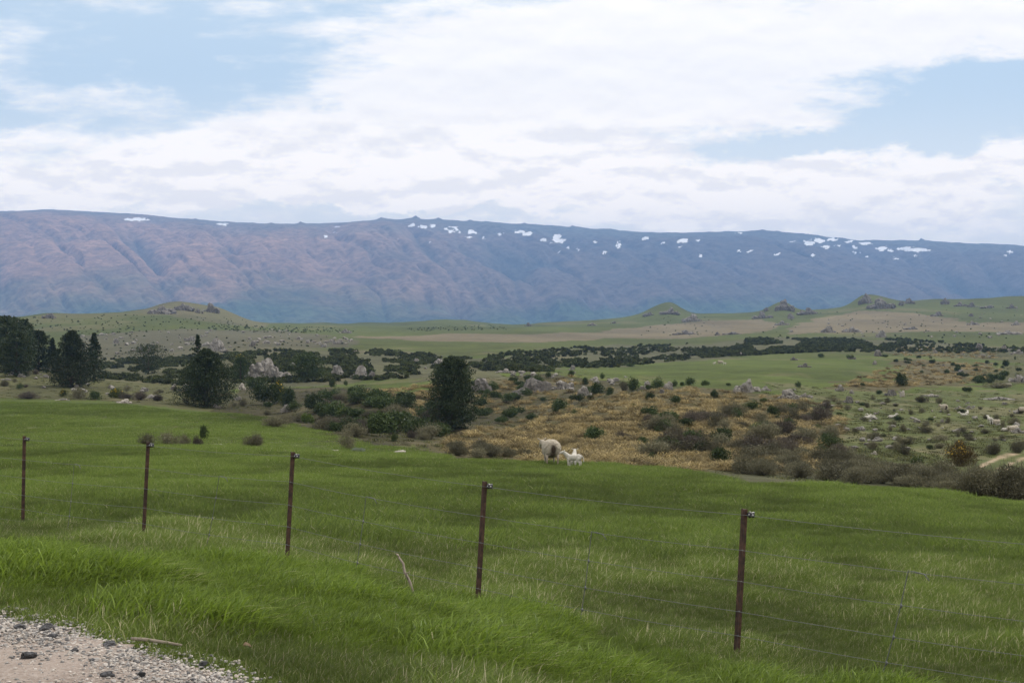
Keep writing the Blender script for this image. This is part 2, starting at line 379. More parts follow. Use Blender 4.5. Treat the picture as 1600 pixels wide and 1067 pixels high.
# ================================================================== MOUNTAINS
RID = [(-3000, 345), (-900, 318), (-300, 322), (0, 330), (60, 328), (150, 331), (250, 338), (340, 346), (440, 350), (520, 348), (600, 344), (640, 342), (700, 343), (760, 347), (820, 350), (900, 355), (1000, 362), (1080, 364),
       (1150, 361), (1190, 360), (1240, 363), (1340, 375), (1420, 375), (1500, 379), (1600, 384), (1900, 396), (2600, 405), (5000, 420)]
MPX = np.concatenate([np.linspace(-3000, -60, 120)[:-1], np.arange(-60, 1661, 1.7), np.linspace(1680, 5000, 120)])
TT = np.concatenate([np.linspace(0, 1, 260), 1+np.linspace(.02, .5, 12)])
D0, D1 = 7200.0, 12800.0
Dm = D0+(D1-D0)*TT; Pm = MPX[None, :]+0*Dm[:, None]; Dg = Dm[:, None]+0*Pm
rpy = np.interp(MPX, [r[0] for r in RID], [r[1] for r in RID])
ker = np.exp(-.5*(np.arange(-12, 13)/5.)**2); rpy = np.convolve(np.pad(rpy, 12, mode='edge'), ker/ker.sum(), 'valid')
rpy0 = rpy+0; rpy = rpy+3.4*fbm(MPX/26., MPX*0, 4, 41)
for cx, h_, w_ in [(600, 4.0, 9), (650, 4.0, 5), (470, 2.5, 5), (425, 1.5, 4), (735, 2, 4), (685, 2, 6), (760, 1.5, 4), (1440, 3, 3), (820, 2, 3), (1190, 1.5, 5), (306, 1.5, 3), (895, 1.5, 4), (1215, 1.2, 4)]:
    rpy = rpy-h_*np.exp(-((MPX-cx)/w_)**2)*(1+1.2*fbm(MPX/3., MPX*0+cx, 2, 44))
Hr = (HOR-rpy)*D1/F
Tg = np.clip(TT, 0, 1)[:, None]+0*Pm
Xm = (Pm-800)/F*Dg
base = -95.0
gp = .30*Tg+.70*(Tg**1.0*(1-.0)) ; gp = np.where(Tg < .0, 0, gp)
gp = np.interp(Tg, [0, .10, .25, .5, .75, .9, 1], [0, .035, .16, .46, .78, .93, 1.0])
Hs = (HOR-rpy0)*D1/F
Zm = base+(Hs[None, :]-base)*gp+(Hr-Hs)[None, :]*sstep(Tg, .93, 1.0)
slant = np.interp(Pm, [0, 500, 1000, 1600], [120, 150, 210, 260])
q = (Pm-slant*(1-Tg)**.9)*4.3
wq = q+260*fbm(Xm/900., Dg/1500., 3, 51)
spur = ridged(wq/980., Tg*.9+3.3, 3, 52, .5)
spur2 = ridged((wq+.12*Dg)/330., Tg*2.6, 4, 57, .6)
env = np.sin(np.pi*np.clip(Tg*.96, 0, 1))**.8*sstep(Tg, .0, .12)*sstep(Tg, 1.0, .82)
gul = np.clip((spur-.55)/.4, 0, 1)**1.6; gul2 = np.clip((spur2-.5)/.4, 0, 1)**1.5
Zm += -env*(175*(gul-.25)+66*(gul2-.3))+env*70*fbm(Xm/230., Dg/420., 5, 61, .6)+env*150*fbm(Xm/2600., Dg/3000., 2, 62)
back = TT > 1
Zm[back] -= ((TT[back]-1)*900)[:, None]
PYm = HOR-Zm*F/Dg
Vm = np.stack([Xm, Dg, Zm], -1).reshape(-1, 3)
mm = mesh_np('mountain_range', Vm, grid_faces(len(TT), len(MPX)))
relh = (Zm-base)/(Hr[None, :]-base)
n1_ = fbm(Xm/900., Dg/900., 5, 71); n2_ = fbm(Xm/160., Dg/260., 4, 72)
gfac = sstep(relh+.5*n1_+.2*spur, .52, .18)
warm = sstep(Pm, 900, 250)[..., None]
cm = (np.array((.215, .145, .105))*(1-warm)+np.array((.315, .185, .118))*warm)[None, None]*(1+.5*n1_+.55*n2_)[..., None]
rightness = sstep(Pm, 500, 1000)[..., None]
cm = cm*(1-.45*rightness)*(1-.4*rightness)+np.array((.085, .090, .090))*.45*rightness  # cloud shade over the right half, put into the land colour
top = sstep(relh+.35*n1_, .80, .97)[..., None]
cm = cm*(1-.7*top)+np.array((.125, .13, .115))*.7*top
gd = (sstep(gul*env, .35, .8)*.6+sstep(gul2*env, .5, .95)*.35)[..., None]      # gully floors darkened in colour, painted shade to sharpen the spurs
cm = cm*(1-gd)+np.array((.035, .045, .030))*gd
gc = np.array((.060, .088, .045))[None, None]*(1+.8*n2_-.5*gd[..., 0])[..., None]
cm = cm*(1-gfac[..., None])+gc*gfac[..., None]
SNOW = [(212, 343, 25, 3.2), (347, 351, 11, 2.2), (527, 355, 9, 2.5), (522, 363, 4, 3), (509, 369, 3, 2), (643, 352, 8, 4), (660, 355, 9, 3), (677, 353, 7, 3), (703, 354, 5, 3), (712, 357, 5, 4), (706, 362, 7, 3), (699, 358, 4, 3), (716, 363, 3, 2), (738, 363, 10, 5), (733, 371, 5, 2.5), (757, 372, 2, 2),
        (782, 366, 6, 2), (670, 378, 2, 1.5), (620, 374, 2, 1.5), (812, 363, 12, 4), (823, 366, 9, 5), (848, 375, 8, 4), (874, 376, 14, 5), (870, 370, 6, 6), (886, 387, 4, 2), (873, 393, 3, 1.5), (966, 383, 3, 10), (944, 394, 4, 3), (932, 378, 5, 2),
        (1010, 373, 8, 3), (1066, 377, 12, 4), (1062, 386, 5, 2), (1093, 376, 3, 3), (1095, 400, 3, 5), (1036, 380, 4, 2), (1155, 392, 4, 2), (1173, 393, 3, 3), (1214, 397, 7, 2), (1263, 380, 12, 5), (1278, 376, 11, 5), (1300, 375, 11, 3.5),
        (1290, 386, 9, 3), (1325, 378, 10, 2), (1353, 381, 12, 3), (1336, 387, 7, 3), (1340, 395, 8, 2), (1378, 388, 10, 5), (1392, 391, 8, 3), (1407, 389, 8, 3), (1432, 391, 20, 4), (1420, 388, 9, 5), (1445, 391, 10, 3), (1400, 404, 4, 2), (1268, 399, 8, 2.5),
        (1578, 394, 8, 3), (1572, 400, 5, 2), (1355, 402, 3, 2), (1310, 384, 6, 2), (1155, 364, 4, 2), (860, 380, 5, 2), (905, 390, 2, 2), (1430, 401, 5, 1.5), (1240, 377, 4, 2)]
sn = np.zeros_like(Zm)
sjx = Pm+15*fbm(Pm/5., PYm/3., 4, 81, .7); sjy = PYm+7*fbm(Pm/7., PYm/3., 4, 82, .7)
for cx, cy, rx, ry in SNOW: sn = np.maximum(sn, 1.35-np.hypot((sjx-cx)/(rx*.8), (sjy-cy)/(ry*.72)))
sn = sstep(sn, .25, .55)*(Tg > .3)
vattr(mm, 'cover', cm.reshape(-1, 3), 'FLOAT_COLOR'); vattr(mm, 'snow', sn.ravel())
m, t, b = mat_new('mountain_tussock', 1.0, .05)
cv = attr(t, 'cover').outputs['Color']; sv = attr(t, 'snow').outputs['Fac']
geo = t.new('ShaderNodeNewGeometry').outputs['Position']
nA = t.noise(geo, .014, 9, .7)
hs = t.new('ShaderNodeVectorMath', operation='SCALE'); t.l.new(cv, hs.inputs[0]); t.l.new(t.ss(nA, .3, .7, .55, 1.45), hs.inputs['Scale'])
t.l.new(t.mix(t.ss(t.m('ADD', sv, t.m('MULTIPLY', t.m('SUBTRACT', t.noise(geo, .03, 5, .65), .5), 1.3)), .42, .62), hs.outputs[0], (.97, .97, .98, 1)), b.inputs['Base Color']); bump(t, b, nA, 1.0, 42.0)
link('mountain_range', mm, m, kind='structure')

# ================================================================== HAZE
import bmesh
def box_mesh(name, lo, hi):
    bm = bmesh.new(); bmesh.ops.create_cube(bm, size=1)
    for v in bm.verts: v.co = Vector([(lo[k]+hi[k])/2+v.co[k]*(hi[k]-lo[k]) for k in range(3)])
    me = bpy.data.meshes.new(name); bm.to_mesh(me); bm.free(); return me
hzm = bpy.data.materials.new('air'); hzm.use_nodes = True; t = NT(hzm.node_tree); t.n.clear()
pv = t.new('ShaderNodeVolumePrincipled'); pv.inputs['Color'].default_value = (.29, .53, .98, 1); pv.inputs['Density'].default_value = HAZE = 7.4e-5
pv.inputs['Anisotropy'].default_value = 0.0
oo = t.new('ShaderNodeOutputMaterial'); t.l.new(pv.outputs[0], oo.inputs['Volume'])
link('haze', box_mesh('haze', (-17500, -60, -170), (25500, 16000, 985)), hzm, kind='stuff')
#@@OBJECTS
rnd = random.Random(11); RS = np.random.RandomState(5)
# ================================================================== MATERIALS FOR OBJECTS
def leaf_mat(name, cols, rand_amt=.5, trans=.25, rough=.7, inst=False):
    """foliage: colour differs from leaf to leaf (attribute v) and from plant to plant"""
    m = bpy.data.materials.new(name); m.use_nodes = True; t = NT(m.node_tree); t.n.clear()
    v = attr(t, 'v').outputs['Fac']
    if inst: r = attr(t, 'tint', 'INSTANCER').outputs['Fac']
    else: r = t.new('ShaderNodeObjectInfo').outputs['Random']
    c_ = t.mix(v, C4(cols[0]), C4(cols[1]))
    if len(cols) > 2: c_ = t.mix(t.ss(v, .86, .93), c_, C4(cols[2]))
    hs = t.new('ShaderNodeVectorMath', operation='SCALE'); t.l.new(c_, hs.inputs[0]); t.l.new(t.ss(r, 0, 1, 1-rand_amt, 1+rand_amt), hs.inputs['Scale'])
    d = t.new('ShaderNodeBsdfDiffuse'); t.l.new(hs.outputs[0], d.inputs[0])
    tr = t.new('ShaderNodeBsdfTranslucent'); t.l.new(hs.outputs[0], tr.inputs[0])
    mx = t.new('ShaderNodeMixShader'); mx.inputs[0].default_value = trans; t.l.new(d.outputs[0], mx.inputs[1]); t.l.new(tr.outputs[0], mx.inputs[2])
    gl = t.new('ShaderNodeBsdfGlossy'); gl.inputs['Roughness'].default_value = .5; gl.inputs[0].default_value = (.6, .6, .6, 1)
    mx2 = t.new('ShaderNodeMixShader'); mx2.inputs[0].default_value = .03; t.l.new(mx.outputs[0], mx2.inputs[1]); t.l.new(gl.outputs[0], mx2.inputs[2])
    o = t.new('ShaderNodeOutputMaterial'); t.l.new(mx2.outputs[0], o.inputs[0]); return m
M_GRASS = leaf_mat('grass_blade', [(.080, .122, .020), (.170, .215, .048), (.40, .37, .22)], .38, .38, inst=True)
M_LUSH = leaf_mat('lush_grass_blade', [(.084, .134, .014), (.190, .262, .036), (.42, .39, .22)], .32, .42, inst=True)
M_GRASS2 = leaf_mat('paddock_blade', [(.080, .124, .020), (.168, .218, .046), (.36, .34, .20)], .42, .40, inst=True)
M_TUS = leaf_mat('tussock_blade', [(.14, .112, .048), (.35, .275, .132)], .5, .25)
M_TUSI = leaf_mat('tussock_blade_far', [(.14, .112, .048), (.35, .275, .132)], .55, .25, inst=True)
M_GORSE = leaf_mat('gorse_leaf', [(.026, .044, .014), (.065, .092, .026)], .3, .2)
M_GORSEI = leaf_mat('scrub_leaf', [(.030, .042, .013), (.080, .090, .028)], .5, .2, inst=True)
M_GFLOW = leaf_mat('gorse_in_flower', [(.030, .045, .010), (.10, .11, .02), (.62, .40, .02)], .2, .2)
M_BROOM = leaf_mat('rusty_bush_leaf', [(.045, .032, .012), (.10, .075, .022), (.62, .40, .03)], .2, .2)
M_MATA = leaf_mat('twiggy_shrub', [(.078, .076, .044), (.185, .172, .108)], .35, .15)
M_LIGHTG = leaf_mat('bright_shrub_leaf', [(.045, .075, .015), (.10, .13, .03)], .3, .25)
M_PALE = leaf_mat('silver_shrub_leaf', [(.13, .16, .12), (.26, .29, .22)], .2, .2)
M_DARKT = leaf_mat('conifer_needles', [(.015, .026, .010), (.044, .062, .022)], .25, .15)
M_GREENT = leaf_mat('pine_needles_green', [(.020, .036, .010), (.058, .080, .022)], .25, .12)
def rock_mat(name, c1, c2, c3):
    m, t, b = mat_new(name, .92, .15)
    p = t.new('ShaderNodeNewGeometry'); pos = p.outputs['Position']
    a1 = t.noise(pos, .8, 7, .65); a2 = t.noise(pos, 3.4, 6, .6); a3 = t.noise(pos, 9.0, 4, .6)
    c_ = t.mix(t.ss(a1, .38, .62), C4(c1), C4(c2)); c_ = t.mix(t.ss(a2, .52, .66), c_, C4(c3))
    t.l.new(c_, b.inputs['Base Color']); bump(t, b, t.m('ADD', a1, t.m('MULTIPLY', a3, .35)), .9, .35); return m
M_ROCK = rock_mat('grey_schist', (.18, .168, .15), (.30, .28, .25), (.10, .094, .085))
M_ROCKD = rock_mat('dark_schist', (.13, .12, .11), (.22, .205, .185), (.07, .068, .062))
M_ROCKP = rock_mat('pale_schist', (.33, .30, .26), (.46, .42, .37), (.20, .18, .16))
M_BARK, t, b = mat_new('bark', .95, .1); t.l.new(t.mix(t.noise(t.new('ShaderNodeNewGeometry').outputs['Position'], 6, 5), (.05, .038, .028, 1), (.12, .095, .07, 1)), b.inputs['Base Color'])

# ================================================================== PLANT MESHES
def leaves(P, size, up=.3, rs=None, aspect=.5):
    """one small pointed leaf face at each point"""
    rs = rs or RS; n = len(P)
    d = rs.normal(size=(n, 3)); d[:, 2] += up; d /= np.linalg.norm(d, axis=1)[:, None]
    s_ = np.cross(d, rs.normal(size=(n, 3))); s_ /= np.linalg.norm(s_, axis=1)[:, None]
    L = (size*rs.uniform(.6, 1.4, n))[:, None]; W = L*aspect*.5
    V = np.stack([P-d*L*.5, P+s_*W, P+d*L*.5, P-s_*W], 1).reshape(-1, 3)
    return V, np.arange(n*4).reshape(-1, 4)
def lumpy_points(n, r, h, rs, lobes=9, flat=.0):
    """points spread through a clump of uneven lobes standing on the ground"""
    c_ = []
    for k in range(lobes):
        a_ = rs.uniform(0, 6.28); q_ = rs.uniform(0, .62)**.8
        c_.append((math.cos(a_)*q_*r, math.sin(a_)*q_*r, h*rs.uniform(.28, .72)*(1-.55*q_), rs.uniform(.30, .52)))
    c_ = np.array(c_); k = rs.randint(0, lobes, n)
    d = rs.normal(size=(n, 3)); d /= np.linalg.norm(d, axis=1)[:, None]; rad = rs.uniform(.35, 1.0, n)**.45*(1+.18*rs.normal(size=n))
    P = c_[k, :3]+d*(c_[k, 3]*rad)[:, None]*np.array([r, r, h*.62])
    P[:, 2] = np.abs(P[:, 2]); return P
def bush_mesh(name, n, r, h, leaf, seed, up=.4, aspect=.5, lobes=9, twigs=0, flowers=False):
    rs = np.random.RandomState(seed); P = lumpy_points(n, r, h, rs, lobes)
    V, Fc = leaves(P, leaf, up, rs, aspect)
    v = rs.uniform(0, .85, n)
    if flowers:
        hi = (P[:, 2] > h*.45) & (rs.uniform(size=n) < .16) & (vnoise(P[:, 0]*2.5/r, P[:, 1]*2.5/r, seed) > .45); v[hi] = 1
    if twigs:
        Vt, Ft, vt = [], [], []
        for k in range(twigs):
            a_ = rs.uniform(0, 6.28); q_ = rs.uniform(.1, 1); tip = np.array([math.cos(a_)*q_*r, math.sin(a_)*q_*r, h*rs.uniform(.6, 1.12)*(1-.3*q_)])
            b0 = np.array([tip[0]*.2, tip[1]*.2, 0]); sd_ = np.cross(tip-b0, rs.normal(size=3)); sd_ = sd_/np.linalg.norm(sd_)*.010*max(1, r)
            Vt += [b0-sd_, b0+sd_, tip+sd_*.3, tip-sd_*.3]
        Vt = np.array(Vt); Ft = np.arange(len(Vt)).reshape(-1, 4)+len(V); V = np.concatenate([V, Vt]); Fc = np.concatenate([Fc, Ft]); v = np.concatenate([v, rs.uniform(0, .6, twigs)])
    me = mesh_np(name, V, Fc, False); vattr(me, 'v', np.repeat(v, 4)); return me
def blades_mesh(name, n, rad, length, width, lean, seed, arch=.5, segs=3, straw=.06, droop=.25, amin=.1):
    """a tuft of curved tapering blades"""
    rs = np.random.RandomState(seed)
    a_ = rs.uniform(0, 6.283, n); q_ = rad*np.sqrt(rs.uniform(0, 1, n)); bx = np.cos(a_)*q_; by = np.sin(a_)*q_
    L = length*rs.uniform(.55, 1.25, n); oa = rs.uniform(0, 6.283, n); om = arch*rs.uniform(amin, 1.0, n)*L
    ox = np.cos(oa)*om+lean[0]*L*rs.uniform(.4, 1.3, n); oy = np.sin(oa)*om+lean[1]*L*rs.uniform(.4, 1.3, n)
    wa = rs.uniform(0, 6.283, n); wx_ = np.cos(wa)*width*.5*rs.uniform(.6, 1.3, n); wy_ = np.sin(wa)*width*.5
    Vs = []
    for k in range(segs+1):
        u = k/segs; cx = bx+ox*u**1.8; cy = by+oy*u**1.8
        hz = np.sqrt(np.maximum(L**2-(ox**2+oy**2)*.8, (L*.35)**2))*(u-droop*u**3)
        tw = (1-u**1.5)+.06
        Vs.append(np.stack([cx-wx_*tw, cy-wy_*tw, hz-.02], -1)); Vs.append(np.stack([cx+wx_*tw, cy+wy_*tw, hz-.02], -1))
    V = np.stack(Vs, 1).reshape(-1, 3); k2 = 2*(segs+1)
    base_ = (np.arange(n)*k2)[:, None, None]; q4 = np.array([[2*k, 2*k+1, 2*k+3, 2*k+2] for k in range(segs)])[None]
    Fc = (base_+q4).reshape(-1, 4)
    v = rs.uniform(0, .84, n); v[rs.uniform(size=n) < straw] = 1
    me = mesh_np(name, V, Fc, True); vattr(me, 'v', np.repeat(v, k2)); return me
# ---------------------------------------------------------------- geometry-node scatter for what nobody could count
def stuff(name, label, srcs, P, rot, scl, tint, mat, idx=None):
    """ONE object: source meshes repeated on points"""
    P = np.asarray(P, np.float32); n = len(P)
    cl = bpy.data.collections.new(name+'_kinds')
    for k, me in enumerate(srcs):
        if not me.materials: me.materials.append(mat)
        cl.objects.link(bpy.data.objects.new('%s_kind_%02d' % (name, k), me))
    me = bpy.data.meshes.new(name); me.vertices.add(n); me.vertices.foreach_set('co', P.ravel()); me.update()
    R3 = np.zeros((n, 3)); 
    if np.ndim(rot) == 1: R3[:, 2] = rot
    else: R3 = rot
    S3 = np.asarray(scl, float); S3 = np.repeat(S3[:, None], 3, 1) if S3.ndim == 1 else S3
    vattr(me, 'rot', R3, 'FLOAT_VECTOR'); vattr(me, 'scl', S3, 'FLOAT_VECTOR'); vattr(me, 'tint', tint)
    vattr(me, 'idx', RS.randint(0, len(srcs), n) if idx is None else idx, 'INT')
    ng = bpy.data.node_groups.new(name, 'GeometryNodeTree')
    ng.interface.new_socket('Geometry', in_out='INPUT', socket_type='NodeSocketGeometry'); ng.interface.new_socket('Geometry', in_out='OUTPUT', socket_type='NodeSocketGeometry')
    N = ng.nodes.new; Lk = ng.links.new
    gi = N('NodeGroupInput'); go = N('NodeGroupOutput'); mp = N('GeometryNodeMeshToPoints'); ip = N('GeometryNodeInstanceOnPoints'); ci = N('GeometryNodeCollectionInfo')
    ci.inputs['Collection'].default_value = cl; ci.inputs['Separate Children'].default_value = True; ci.inputs['Reset Children'].default_value = True
    ip.inputs['Pick Instance'].default_value = True
    def na(nm, dt):
        nd = N('GeometryNodeInputNamedAttribute'); nd.data_type = dt; nd.inputs['Name'].default_value = nm; return nd.outputs['Attribute']
    Lk(gi.outputs[0], mp.inputs['Mesh']); Lk(mp.outputs[0], ip.inputs['Points']); Lk(ci.outputs[0], ip.inputs['Instance'])
    Lk(na('idx', 'INT'), ip.inputs['Instance Index']); Lk(na('scl', 'FLOAT_VECTOR'), ip.inputs['Scale'])
    er = N('FunctionNodeEulerToRotation'); Lk(na('rot', 'FLOAT_VECTOR'), er.inputs[0]); Lk(er.outputs[0], ip.inputs['Rotation'])
    Lk(ip.outputs[0], go.inputs[0])
    o = link(name, me, kind='stuff', label=label); md = o.modifiers.new('scatter', 'NODES'); md.node_group = ng
    return o
def wedge(n, d0, d1, p0, p1, rs, power=1.0):
    """points spread evenly over the ground between two distances and two bearings"""
    u = rs.uniform(0, 1, n); d = (d0**(power+1)+u*(d1**(power+1)-d0**(power+1)))**(1/(power+1))
    px = rs.uniform(p0, p1, n); x = (px-800)/F*d; return x, d, px

# ================================================================== ROAD
def road_edge(px):   # depth of the edge of the gravel at a bearing
    return np.interp(px, [-400, 0, 100, 200, 290, 380, 470], [9.0, 8.25, 7.95, 7.5, 7.15, 6.85, 6.2])
rx = np.linspace(-9, 3.4, 150); ry = np.linspace(-6, 9.4, 190)
GX, GY = np.meshgrid(rx, ry); GPX = 800+F*GX/np.maximum(GY, 3)
GD = GY-(road_edge(GPX)+.35*fbm(GX*1.3, GY*1.3, 3, 91))
# edge line in world space: from (-3.3, 8.6) to (-0.9, 6.4) and on towards the camera's right
keep = GD < 0
keep |= (GY < 3)
keep &= (GX < -.9+.35*fbm(GX*0+2, GY, 3, 93)+np.maximum(6.4-GY, 0)*.45)
RZ = np.where(GY > 3, gz_vec(GX, GY), -1.6)+.012+.02*fbm(GX*1.2, GY*1.2, 3, 95)
fc = grid_faces(190, 150); kk = keep.ravel(); fc = fc[kk[fc].all(1)]
gsheet = mesh_np('gravel_road', np.stack([GX, GY, RZ], -1).reshape(-1, 3), fc)
m, t, b = mat_new('road_dirt', .95, .1); p = t.new('ShaderNodeNewGeometry').outputs['Position']
a1 = t.noise(p, 1.3, 6, .6); a2 = t.noise(p, 45, 4, .6)
t.l.new(t.mix(t.ss(a2, .35, .7), t.mix(t.ss(a1, .35, .65), (.185, .148, .125, 1), (.26, .212, .18, 1)), (.31, .265, .235, 1)), b.inputs['Base Color']); bump(t, b, a2, .7, .02)
link('gravel_road', gsheet, m, kind='structure')
def rock_verts(seed, sub=3, rough=.26, cuts=7, layer=.0):
    bm = bmesh.new(); bmesh.ops.create_icosphere(bm, subdivisions=sub, radius=1.0)
    V = np.array([v.co[:] for v in bm.verts]); Fc = np.array([[v.index for v in f.verts] for f in bm.faces]); bm.free()
    rs = np.random.RandomState(seed); V = V/((np.abs(V)**4).sum(1)**.25)[:, None]; rv = rs.uniform(-.5, .5); V = np.stack([V[:, 0]*math.cos(rv)-V[:, 2]*math.sin(rv)*.5, V[:, 1], V[:, 2]*math.cos(rv)+V[:, 0]*math.sin(rv)*.5], -1)
    for k in range(cuts):
        nrm = rs.normal(size=3); nrm /= np.linalg.norm(nrm); h_ = rs.uniform(.62, 1.0); dd = V@nrm-h_; V = V-np.where(dd > 0, dd, 0)[:, None]*nrm*.92
    f1 = fbm(V[:, 0]*1.7+V[:, 2]*.9, V[:, 1]*1.7-V[:, 2]*.7, 4, seed); f2 = ridged(V[:, 0]*2.1+V[:, 2]*.5, V[:, 1]*2.1+V[:, 2]*.4, 2, seed+9); V = V*(.93+rough*f1*2-.22*np.clip((f2-.72)/.2, 0, 1))[:, None]
    if layer:
        ph = V[:, 2]*4.5+V[:, 0]*1.2+2.0*f1; st = np.abs((ph % 1)-.5)*2; V[:, :2] *= (1-1.6*layer*(st > .6))[:, None]
    return V, Fc
def rock_mesh(name, parts):
    """parts: (seed, centre, size, yaw) blocks heaped into one rock body"""
    Vs, Fs, o_ = [], [], 0
    for (sd_, c_, sz, yaw, *ex) in parts:
        V, Fc = rock_verts(sd_, ex[0] if ex else 3, layer=.10)
        V = V*np.array(sz); cy, sy = math.cos(yaw), math.sin(yaw)
        V = np.stack([V[:, 0]*cy-V[:, 1]*sy, V[:, 0]*sy+V[:, 1]*cy, V[:, 2]], -1)+np.array(c_)
        Vs.append(V); Fs.append(Fc+o_); o_ += len(V)
    me = mesh_np(name, np.concatenate(Vs), np.concatenate(Fs), False); return me
# fine gravel: pebbles on the shoulder, far too many to count
peb = [rock_mesh('pebble', [(200+k, (0, 0, .25), (1, .8, .55), 0, 1)]) for k in range(5)]
m, t, b = mat_new('pebble', .9, .2); r_ = attr(t, 'tint', 'INSTANCER').outputs['Fac']
cr = t.new('ShaderNodeValToRGB'); t.l.new(r_, cr.inputs[0]); el = cr.color_ramp.elements
el[0].position = 0; el[0].color = (.07, .07, .075, 1); el[1].position = 1; el[1].color = (.50, .465, .43, 1)
for ps, cc in ((.25, (.20, .19, .18, 1)), (.5, (.33, .315, .30, 1)), (.75, (.38, .335, .29, 1))): q_ = el.new(ps); q_.color = cc
t.l.new(cr.outputs[0], b.inputs['Base Color'])
rs = np.random.RandomState(31); n = 110000
x = rs.uniform(-4.2, -.4, n); y = rs.uniform(5.6, 9.2, n); px = 800+F*x/y; dd = road_edge(px)-y
pk = np.exp(-((dd-.32)/.42)**2)*(dd > -.35)+.05*(dd > 0)*(dd < 4)*(1+2*(vnoise(x*2, y*2, 4) > .6))
pk *= np.where(dd < 0, .6, 1)
ok = (rs.uniform(size=n) < pk*.85) & (px > -80) & (px < 520)
x, y = x[ok], y[ok]; n = len(x); sz = .004+.011*rs.uniform(size=n)**3
stuff('gravel', 'loose grey and buff gravel along the road edge', peb, np.stack([x, y, gz_vec(x, y)+.014], -1), rs.uniform(0, 6.28, n), sz, rs.uniform(size=n), m)
# larger dark stones
ST = [(30, 989, .055, 'dark stone at the far left of the road gravel'), (72, 990, .062, 'flat dark stone second from the left on the road gravel'), (82, 1003, .04, 'black stone just below the flat dark stone on the gravel'),
      (170, 1016, .05, 'long dark stone half sunk in the middle of the gravel'), (116, 1027, .036, 'small upright dark stone on the edge of the bare dirt'), (45, 1033, .055, 'low dark stone lying on the bare road dirt at left'),
      (145, 1039, .03, 'tiny dark stone standing alone on the road dirt'), (187, 1013, .026, 'whitish stone beside the long dark stone'), (318, 1047, .042, 'grey stone at the right end of the gravel'), (221, 1062, .042, 'dark pointed stone at the bottom edge of the road'), (168, 1066, .05, 'brown stone at the bottom edge of the road')]
M_STONE = rock_mat('road_stone', (.06, .06, .065), (.10, .10, .105), (.03, .03, .03))
for k, (px, py, s_, lb) in enumerate(ST):
    p = at(px, py); s_ *= .72; me = rock_mesh('stone', [(300+k, (0, 0, s_*.3), (s_, s_*.7, s_*.5), k*1.3, 3)])
    link('stone', me, M_ROCKP if 'white' in lb else M_STONE, loc=(p.x, p.y, p.z+.012), label=lb, cat='stone', group='larger stones on the road edge')
# sticks
def tube_mesh(name, pts, rad, sides=7):
    pts = [Vector(p) for p in pts]; V, Fc = [], []
    for i, p in enumerate(pts):
        d = (pts[min(i+1, len(pts)-1)]-pts[max(i-1, 0)]).normalized(); a_ = d.orthogonal().normalized() if i == 0 else (a_-d*a_.dot(d)).normalized(); c_ = d.cross(a_)
        r_ = rad[i] if hasattr(rad, '__len__') else rad
        for k in range(sides): th = 6.2832*k/sides; V.append(p+(a_*math.cos(th)+c_*math.sin(th))*r_)
    for i in range(len(pts)-1):
        for k in range(sides): Fc.append((i*sides+k, i*sides+(k+1) % sides, (i+1)*sides+(k+1) % sides, (i+1)*sides+k))
    n0 = len(V); V.append(pts[0]); V.append(pts[-1])
    for k in range(sides): Fc.append((n0, (k+1) % sides, k, k)); Fc.append((n0+1, (len(pts)-1)*sides+k, (len(pts)-1)*sides+(k+1) % sides, (len(pts)-1)*sides+(k+1) % sides))
    me = bpy.data.meshes.new(name); me.from_pydata([tuple(v) for v in V], [], [tuple(dict.fromkeys(f)) for f in Fc])
    for p in me.polygons: p.use_smooth = True
    return me
def join_meshes(name, ms):
    bm = bmesh.new()
    for q_ in ms: bm.from_mesh(q_)
    me = bpy.data.meshes.new(name); bm.to_mesh(me); bm.free(); return me
M_STICK, t, b = mat_new('weathered_wood', .9, .1); t.l.new(t.mix(t.noise(t.new('ShaderNodeNewGeometry').outputs['Position'], 40, 4), (.16, .13, .10, 1), (.36, .31, .26, 1)), b.inputs['Base Color'])
d_ = 12.6
def PX(px, py, d): return Vector(((px-800)/F*d, d, (HOR-py)/F*d))
bp = [(647, 930), (641, 910), (637, 902), (632, 893), (630, 880), (624, 872), (621, 865)]
base_p = PX(647, 930, d_)
stick = [PX(a_, b_, d_+.02*i)-base_p for i, (a_, b_) in enumerate(bp)]
tw = [PX(638, 905, d_)-base_p, PX(634, 896, d_)-base_p, PX(640, 893, d_-.03)-base_p]
tw2 = [PX(623, 869, d_+.1)-base_p, PX(618, 864, d_+.1)-base_p]
link('branch', join_meshes('branch', [tube_mesh('b', stick, [.011, .011, .012, .011, .010, .009, .006]), tube_mesh('b', tw, [.007, .006, .004]), tube_mesh('b', tw2, [.006, .004])]), M_STICK, loc=base_p, label='bare crooked branch poking up out of the grass by the wire fence', cat='branch')
pa, pb = at(206, 1012), at(284, 1018); pa.z += .04; pb.z += .03
link('stick', tube_mesh('stick', [Vector(), (pb-pa)*.3+Vector((0, 0, .004)), (pb-pa)*.7+Vector((0, .01, 0)), pb-pa], [.008, .009, .008, .006]), M_STICK, loc=pa, label='straight weathered stick lying across the gravel and the grass edge', cat='stick')
lp = at(386, 1022); bm = bmesh.new()
vs_ = [bm.verts.new([q_*.75 for q_ in c_]) for c_ in ((-.03, 0, .05), (-.015, .018, .068), (.016, .006, .058), (.032, -.006, .04), (0, -.012, .05), (-.006, 0, .035))]
for f in ((0, 4, 1), (1, 4, 2), (2, 4, 3), (0, 5, 4), (4, 5, 3)): bm.faces.new([vs_[i] for i in f])
me = bpy.data.meshes.new('dead_leaf'); bm.to_mesh(me); bm.free(); M_DL, t, b = mat_new('dead_leaf', .8, .2); b.inputs['Base Color'].default_value = (.16, .11, .07, 1)
link('dead_leaf', me, M_DL, loc=lp, label='brown curled dead leaf caught in the short grass near the gravel', cat='leaf')

